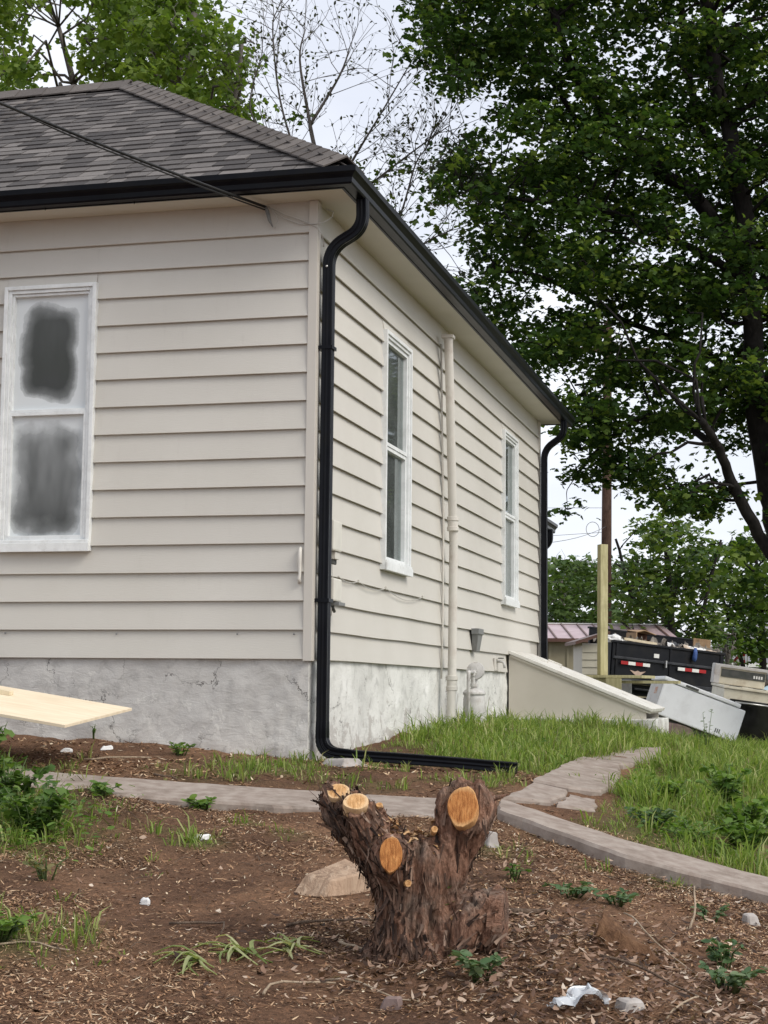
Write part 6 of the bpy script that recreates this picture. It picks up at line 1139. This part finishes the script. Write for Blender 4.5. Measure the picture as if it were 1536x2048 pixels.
# ------------------------------------------------------------------ weeds, each plant its own thing
M['weed'] = rndmat('weed_leaf', [(0,(.075,.155,.028)),(.5,(.14,.245,.042)),(1,(.22,.33,.07))], .45, .38); M['weed_dark'] = rndmat('dark_weed_leaf', [(0,(.06,.125,.028)),(.5,(.105,.19,.042)),(1,(.17,.26,.06))], .45, .38)
M['ivy'] = rndmat('blue_green_leaf', [(0,(.05,.105,.040)),(.6,(.09,.16,.062)),(1,(.19,.25,.13))], .4, .28); M['stem'] = pmat('green_stem', (.06,.10,.03), (.10,.14,.05), .6, 20); M['bulb'] = rndmat('pale_bulb_leaf', [(0,(.17,.23,.07)),(.5,(.33,.38,.16)),(1,(.52,.52,.30))], .45, .35)
def weed(label, x, y, H_, spread, nst, nl, ls, mat, seed, name='weed', cat='weed', group=None, shape=OVAL, z=None, droop=.1):
    r_ = np.random.default_rng(seed); t = thing(name, label, cat, (x, y, gz(x, y) if z is None else z), group=group); sm2 = MB(); P_, D_ = [], []
    for _ in range(nst):
        a = r_.uniform(0, 6.28); e = Vector((math.cos(a)*spread*r_.uniform(.3,1), math.sin(a)*spread*r_.uniform(.3,1), H_*r_.uniform(.6,1.1))); b = Vector((e.x*.25, e.y*.25, -.01)); mid = b.lerp(e, .5) + Vector((-e.x*.12, -e.y*.12, .02)); pth = [b, mid, e]
        sm2.tube(pth, [.0045,.0035,.002], 5)
        for _ in range(nl):
            s_ = r_.uniform(.25, 1.02); p = b.lerp(mid, s_*2) if s_ < .5 else mid.lerp(e, min(1, s_*2-1)); P_.append(tuple(p)); aa = r_.uniform(0, 6.28); D_.append((math.cos(aa), math.sin(aa), r_.normal(droop, .3)))
    sm2.build('stem', M['stem'], t, smooth=True, recalc=False)
    leaves('foliage', np.array(P_, np.float32), (ls*r_.uniform(.6,1.3,len(P_))).astype(np.float32), mat, t, r_, shape=shape, dirs=np.array(D_)); return t
WL = [('dark broad-leaved weed clump at the left edge, nearest the walk', -1.98, 8.75, .30, .22, 12, 11, .075, 'weed_dark', LEAF), ('dense dark weed clump at the left edge below the walk', -1.72, 8.18, .26, .24, 14, 11, .07, 'weed_dark', LEAF), ('leafy weed growing behind the left end of the walk', -2.36, 9.85, .30, .2, 8, 9, .09, 'weed_dark', LEAF), ('low spiky green weed at the left edge near the bottom', -1.42, 6.18, .09, .16, 12, 6, .055, 'weed', OVAL), ('small yellowish weed at the left on bare soil', -1.46, 7.25, .10, .10, 5, 5, .045, 'grass_dry', OVAL),
 ('bright green clover patch beside the right end of the kerb', 1.80, 9.62, .12, .26, 12, 8, .055, 'weed', OVAL), ('round-leaved weed on the bank next to the kerb, second patch', 1.66, 9.95, .12, .22, 10, 8, .06, 'ivy', OVAL), ('tall leafy weed in the grass right of the side walk', 2.36, 11.3, .28, .22, 12, 10, .075, 'weed', LEAF), ('broad-leaved weed cluster at the right edge of the bank', 2.30, 10.4, .22, .28, 14, 10, .075, 'weed', LEAF), ('leafy weed tuft beside the broken slab', 1.90, 11.0, .16, .2, 10, 9, .06, 'weed', LEAF), ('lush weed at the right edge above the kerb', 2.15, 9.75, .2, .26, 13, 10, .07, 'weed', LEAF), ('tall weed stalk rising before the freezer', 3.2, 16.2, .42, .06, 2, 5, .05, 'weed_dark', OVAL),
 ('glossy green seedling growing against the stump', .285, 6.27, .32, .035, 3, 5, .055, 'weed_dark', OVAL), ('small ivy-like seedling in front of the stump', .36, 5.92, .10, .12, 6, 6, .055, 'ivy', OVAL), ('wilted cut vine on the soil right of the stump', .86, 7.48, .05, .20, 9, 7, .042, 'ivy', OVAL), ('second wilted cut vine nearer the kerb', 1.06, 7.42, .05, .16, 8, 6, .042, 'ivy', OVAL), ('thin vine trailing at the lower right edge', 1.30, 6.25, .10, .20, 9, 7, .05, 'ivy', OVAL), ('ivy shoot at the right edge among leaf litter', 1.36, 6.6, .12, .12, 6, 5, .055, 'ivy', OVAL), ('ivy sprig under the kerb by a snapped stick', 1.50, 7.55, .08, .1, 5, 5, .05, 'ivy', OVAL), ('sparse seedling on the soil between stump and kerb', .62, 7.7, .07, .09, 4, 4, .04, 'weed_dark', OVAL), ('tiny seedling at the foot of the grey foundation', -2.05, 11.7, .10, .04, 3, 4, .03, 'weed_dark', OVAL), ('weed tuft under the front edge of the walk', -.98, 9.22, .07, .14, 7, 6, .06, 'weed', OVAL), ('drooping leaves under the left part of the walk', -1.55, 9.25, .06, .14, 6, 5, .07, 'weed_dark', OVAL), ('small weed by the wall left of the grass tuft', -1.35, 11.05, .09, .12, 6, 5, .05, 'weed', OVAL)]
for i, (lab, x, y, hh, sp, ns_, nl, ls, mt, shp) in enumerate(WL): weed(lab, x, y, hh, sp, int(ns_*1.5), nl+3, ls*.72, M[mt], 200+i, group='weeds around the yard', shape=shp)
# low clover and plantain cover on the bank: a mat of small leaves
xc = r_.uniform(1.3, 3.2, 9000); yc = r_.uniform(8.6, 13.5, 9000); dc = grass_density(xc, yc)*sm(vn(xc, yc, 1.5, 12), .42, .62); kc = r_.random(9000) < dc
xc2 = r_.uniform(-2.6, -1.3, 2600); yc2 = r_.uniform(7.6, 9.1, 2600); kc2 = r_.random(2600) < grass_density(xc2, yc2)*.8
xc = np.concatenate([xc[kc], xc2[kc2]]); yc = np.concatenate([yc[kc], yc2[kc2]]); zc = G(xc, yc) + r_.uniform(.01, .11, len(xc))
gc = leaves('ground_cover', np.stack([xc, yc, zc], -1).astype(np.float32), r_.uniform(.018, .055, len(xc)).astype(np.float32), M['weed'], None, r_, shape=OVAL, droop=-.1, up_w=1.4); tag(gc, 'mat of small bright clover and plantain leaves on the bank', 'ground cover', kind='stuff')
# uprooted strap-leaved clumps lying on the soil
def strap(label, x, y, n, L_, seed, ang):
    r_ = np.random.default_rng(seed); t = thing('uprooted_plant', label, 'plant', (x, y, gz(x, y)), group='uprooted strap-leaved plants'); 
    for k in range(n):
        a = ang + r_.normal(0, 1.1); l_ = L_*r_.uniform(.55, 1.15); w = r_.uniform(.005,.010); hh = r_.uniform(.004,.035); mb = MB(); vs_ = []
        ox, oy = r_.normal(0,.02), r_.normal(0,.015); bend_ = r_.normal(0,.9)
        for i in range(6):
            s_ = i/5; aa = a + bend_*s_; px, py = ox+math.cos(aa)*l_*s_, oy+math.sin(aa)*l_*s_; z = hh*math.sin(math.pi*min(1, s_*1.05)) + .012 + float(G(x+px, y+py))-gz(x, y); ww = w*(1-.75*s_**2)*(1.2 if i else .7); sx, sy = -math.sin(aa)*ww, math.cos(aa)*ww
            vs_ += [(px-sx, py-sy, z+.002), (px, py, z-.002), (px+sx, py+sy, z+.002)]
        mb.add(vs_, [(3*i, 3*i+1, 3*i+4, 3*i+3) for i in range(5)] + [(3*i+1, 3*i+2, 3*i+5, 3*i+4) for i in range(5)]); mb.build('leaf', M['bulb'], t, smooth=True, recalc=False)
for i, (lab, x, y, n, L_, a) in enumerate((('pale uprooted strap-leaved plant, leftmost of three on the soil', -.66, 6.08, 16, .17, 3.9), ('pale uprooted strap-leaved plant, middle of three on the soil', -.50, 6.28, 18, .19, 3.3), ('pale uprooted strap-leaved plant, rightmost of three near the stump', -.32, 6.36, 12, .16, 4.2))): strap(lab, x, y, n, L_, 300+i, a)

# ------------------------------------------------------------------ litter: wood chips, dead leaves, twigs
M['chip'] = rndmat('wood_chip', [(0,(.045,.024,.015)),(.22,(.13,.070,.040)),(.5,(.30,.165,.090)),(.78,(.48,.30,.175)),(.93,(.62,.45,.29)),(1,(.78,.68,.52))], .85)
M['dead'] = rndmat('dead_leaf', [(0,(.035,.020,.014)),(.25,(.11,.062,.043)),(.5,(.22,.130,.088)),(.75,(.37,.245,.175)),(.93,(.50,.38,.29)),(1,(.66,.56,.46))], .75, .1)
def flat_pieces(name, x, y, L_, W_, mat, r_, curl=.3, lift=.004, label=''):
    N = len(x); a = r_.uniform(0, 2*math.pi, N); z = G(x, y) + lift*r_.random(N)*3; d = np.stack([np.cos(a), np.sin(a), r_.normal(0, .28, N)], -1); b = np.stack([-np.sin(a), np.cos(a), r_.normal(0, .28, N)], -1); c = np.stack([x, y, z], -1); n = np.zeros((N, 3)); n[:, 2] = 1
    l_ = L_[:, None]; w = W_[:, None]; k = (curl*L_*r_.uniform(-.3, 1, N))[:, None]
    V_ = np.stack([c-d*l_+n*k, c-b*w*.9-d*l_*.2, c-b*w*.7+d*l_*.4, c+d*l_+n*k, c+b*w*.7+d*l_*.4, c+b*w*.9-d*l_*.2], 1); q = np.arange(N)[:, None]*6
    F_ = np.concatenate([q+np.array([[0,1,2,5]]), q+np.array([[5,2,3,4]])], 0)
    o = np_mesh(name, V_.reshape(-1, 3), F_, 4, mat, None, np.repeat(r_.random(N)*.999, 6)); return tag(o, label, 'litter', kind='stuff')
def soil_pts(x0, x1, y0, y1, n, r_, fn):
    x = r_.uniform(x0, x1, n); y = r_.uniform(y0, y1, n); d = fn(x, y); k = r_.random(n) < d; return x[k], y[k]
def on_walk(x, y):
    fb = np.interp(x, [-2.3,-1.29,-.3,.35,.7,1.32,2.02,2.6], [9.96,9.86,9.82,9.76,9.62,8.93,8.64,8.5]); ff = np.interp(x, [-2.15,-1.2,-.3,.3,.65,1.25,1.91,2.5], [9.38,9.26,9.24,9.14,9.16,8.45,8.17,7.98]); return (y < fb) & (y > ff) & (x > -2.3)
chipd = lambda x, y: (.12+.88*sm(vn(x, y, 1.6, 2)*.6+vn(x, y, 5, 4)*.4, .35, .6))*(1-np.clip(grass_density(x, y), 0, 1)*.85)*np.where(on_walk(x, y), .05, 1)*np.where(y > 9.9, .5, 1)
x, y = soil_pts(-2.4, 2.4, 5.0, 9.6, 190000, r_, chipd); n = len(x); flat_pieces('wood_chips', x, y, r_.gamma(1.8, .0042, n)+.003, r_.uniform(.0012,.0042,n), M['chip'], r_, .15, .004, 'shredded wood chips and needles covering the bare soil')
x, y = soil_pts(-3, 1.2, 9.8, 11.7, 22000, r_, chipd); n = len(x); flat_pieces('wood_chips', x, y, r_.gamma(2.2, .006, n)+.005, r_.uniform(.003,.008,n), M['chip'], r_, .15, .004, 'shredded chips and bark between the walk and the foundation')
leafd = lambda x, y: np.clip(np.exp(-(((x-.95)/.6)**2+((y-5.95)/.62)**2))*1.2 + .6*np.exp(-(((x-.1)/.45)**2+((y-6.1)/.3)**2)) + .10*sm(x, -.2, .8) + .02 + .5*np.exp(-(((x-.25)/.5)**2+((y-6.45)/.35)**2)), 0, 1)*np.where(on_walk(x, y), .1, 1)
x, y = soil_pts(-1.6, 2.2, 5.0, 8.6, 22000, r_, leafd); n = len(x); flat_pieces('dead_leaves', x, y, r_.uniform(.008,.026,n), r_.uniform(.004,.013,n), M['dead'], r_, .5, .012, 'brown dead leaves and bark scraps heaped round the stump')
# fine twigs as one mass, larger sticks one by one
M['twig'] = bark_mat('dry_twig', (.05,.033,.024), (.13,.09,.065), (.24,.18,.135), 40)
tw = MB()
for _ in range(420):
    x = r_.uniform(-1.5, 1.9); y = r_.uniform(5.2, 9.2)
    if r_.random() > .25+.75*float(leafd(np.array([x]), np.array([y]))[0]) or on_walk(np.array([x]), np.array([y]))[0]: continue
    a = r_.uniform(0, 6.28); L_ = r_.gamma(2, .035)+.02; k = r_.normal(0,.5); pts = []
    for i in range(5): s_ = i/4; pts.append((x+math.cos(a+k*s_)*L_*s_, y+math.sin(a+k*s_)*L_*s_, 0)); 
    z0 = r_.uniform(.003,.02); tw.tube([(p[0], p[1], float(G(p[0], p[1]))+z0+.012*math.sin(i*1.3)) for i, p in enumerate(pts)], np.linspace(1,.5,5)*r_.uniform(.0012,.0032), 4, cap=False)
tag(tw.build('twigs', M['twig'], smooth=True, recalc=False), 'thin dry twigs scattered over the bare soil', 'litter', kind='stuff')
M['stick_pale'] = bark_mat('pale_dry_stick', (.22,.16,.11), (.36,.28,.20), (.5,.41,.31), 30)
def stick(label, a, b, r, mat, sag=.0, h=(.012,.012), kink=.03, seed=0):
    rr = np.random.default_rng(seed); pts = []
    for i in range(7):
        s_ = i/6; x = a[0]+(b[0]-a[0])*s_; y = a[1]+(b[1]-a[1])*s_; z = gz(x, y)+h[0]+(h[1]-h[0])*s_ + sag*math.sin(math.pi*s_); w = kink*math.sin(math.pi*s_*1.5+seed); pts.append((x+w*(b[1]-a[1]), y-w*(b[0]-a[0]), z+rr.normal(0,.002)))
    o0 = Vector(pts[0]); o = MB().tube([Vector(p)-o0 for p in pts], np.linspace(r, r*.55, 7), 7).build('stick', mat, smooth=True); o.location = o0; tag(o, label, 'stick', 'sticks on the ground')
SK = [('long pale stick lying along the soil below the foundation', (-1.92,10.62), (-1.50,10.74), .008, 'stick_pale', .01, (.01,.015), .03), ('short brown stick on the soil behind the walk', (-1.40,10.2), (-1.25,10.06), .008, 'twig', 0, (.012,.01), .05), ('bent brown twig on the soil above the uprooted plants', (-.80,6.72), (-.60,6.52), .006, 'twig', .02, (.01,.01), .25), ('forked tan stick at the bottom edge left of the stump', (-.40,5.70), (-.20,5.93), .006, 'stick_pale', .01, (.01,.02), .2), ('long tan root lying across the soil in front of the stump', (-.22,5.92), (.16,5.75), .005, 'stick_pale', .01, (.01,.01), .2), ('long pale twig leaning over the low cut stub', (.95,6.72), (1.18,6.30), .004, 'stick_pale', .05, (.10,.02), .1), ('snapped stick standing upright below the kerb', (1.33,7.15), (1.40,7.35), .006, 'stick_pale', 0, (.0,.17), .05), ('dark bark slab lying right of the stump', (.54,6.95), (.72,7.0), .016, 'twig', 0, (.012,.014), .05), ('long brown stick left of the stump base', (-.38,6.72), (-.02,6.75), .007, 'twig', .01, (.012,.02), .06), ('pale curved twig at the far left below the grass', (-1.45,6.05), (-1.15,6.15), .005, 'stick_pale', .01, (.01,.01), .2), ('dark stick crossing the leaf litter at lower right', (.80,6.12), (1.18,5.95), .006, 'twig', .01, (.03,.03), .1), ('thin tan stick at the bottom edge right of the wrapper', (1.0,5.62), (1.12,5.95), .004, 'stick_pale', .02, (.02,.03), .1), ('pale split stick left of the stump base, pointing down', (-.16,6.5), (-.06,6.38), .008, 'stick_pale', 0, (.01,.014), .03)]
for i, (lab, a, b, r, mt, sg, hh, kk) in enumerate(SK): stick(lab, a, b, r, M[mt], sg, hh, kk, i)
# single large dead leaf on the bank
Lf = leaves('fallen_leaf', np.array([(0,0,0)], np.float32), np.array([.085], np.float32), M['dead'], None, np.random.default_rng(3), rv=np.array([.93])); Lf.location = (1.86, 9.3, gz(1.86, 9.3)+.05); tag(Lf, 'single pale star-shaped leaf on the bank above the kerb', 'leaf')

# ------------------------------------------------------------------ across the street (seen only as reflections in the front window)
oh = thing('street_house', 'dark house reflected in the front window glass', 'house', (-17.5, -4.5, -.5), (0,0,R(42)))
MB().box(-4,4,-3,3,0,5.2).build('wall', M['nwall'], oh); mb = MB(); mb.add([(-4.5,-3.5,5.1),(4.5,-3.5,5.1),(4.5,3.5,5.1),(-4.5,3.5,5.1),(-4.5,0,7.8),(4.5,0,7.8)], [(0,1,5,4),(2,3,4,5),(1,2,5),(3,0,4),(3,2,1,0)]); mb.build('roof', M['nroof'], oh)
rb = np.random.default_rng(61); BGR = [[float(-21+rb.normal()*2.2), float(-9+rb.normal()*2.2), float(9.5+rb.normal()*2.0), float(rb.uniform(.8,1.5))] for _ in range(34)]
simple_tree('tree', 'tall dark tree reflected in the front window glass', BGR, (M['bark_dark'], M['leaf_dark']), 62, 160, .26)
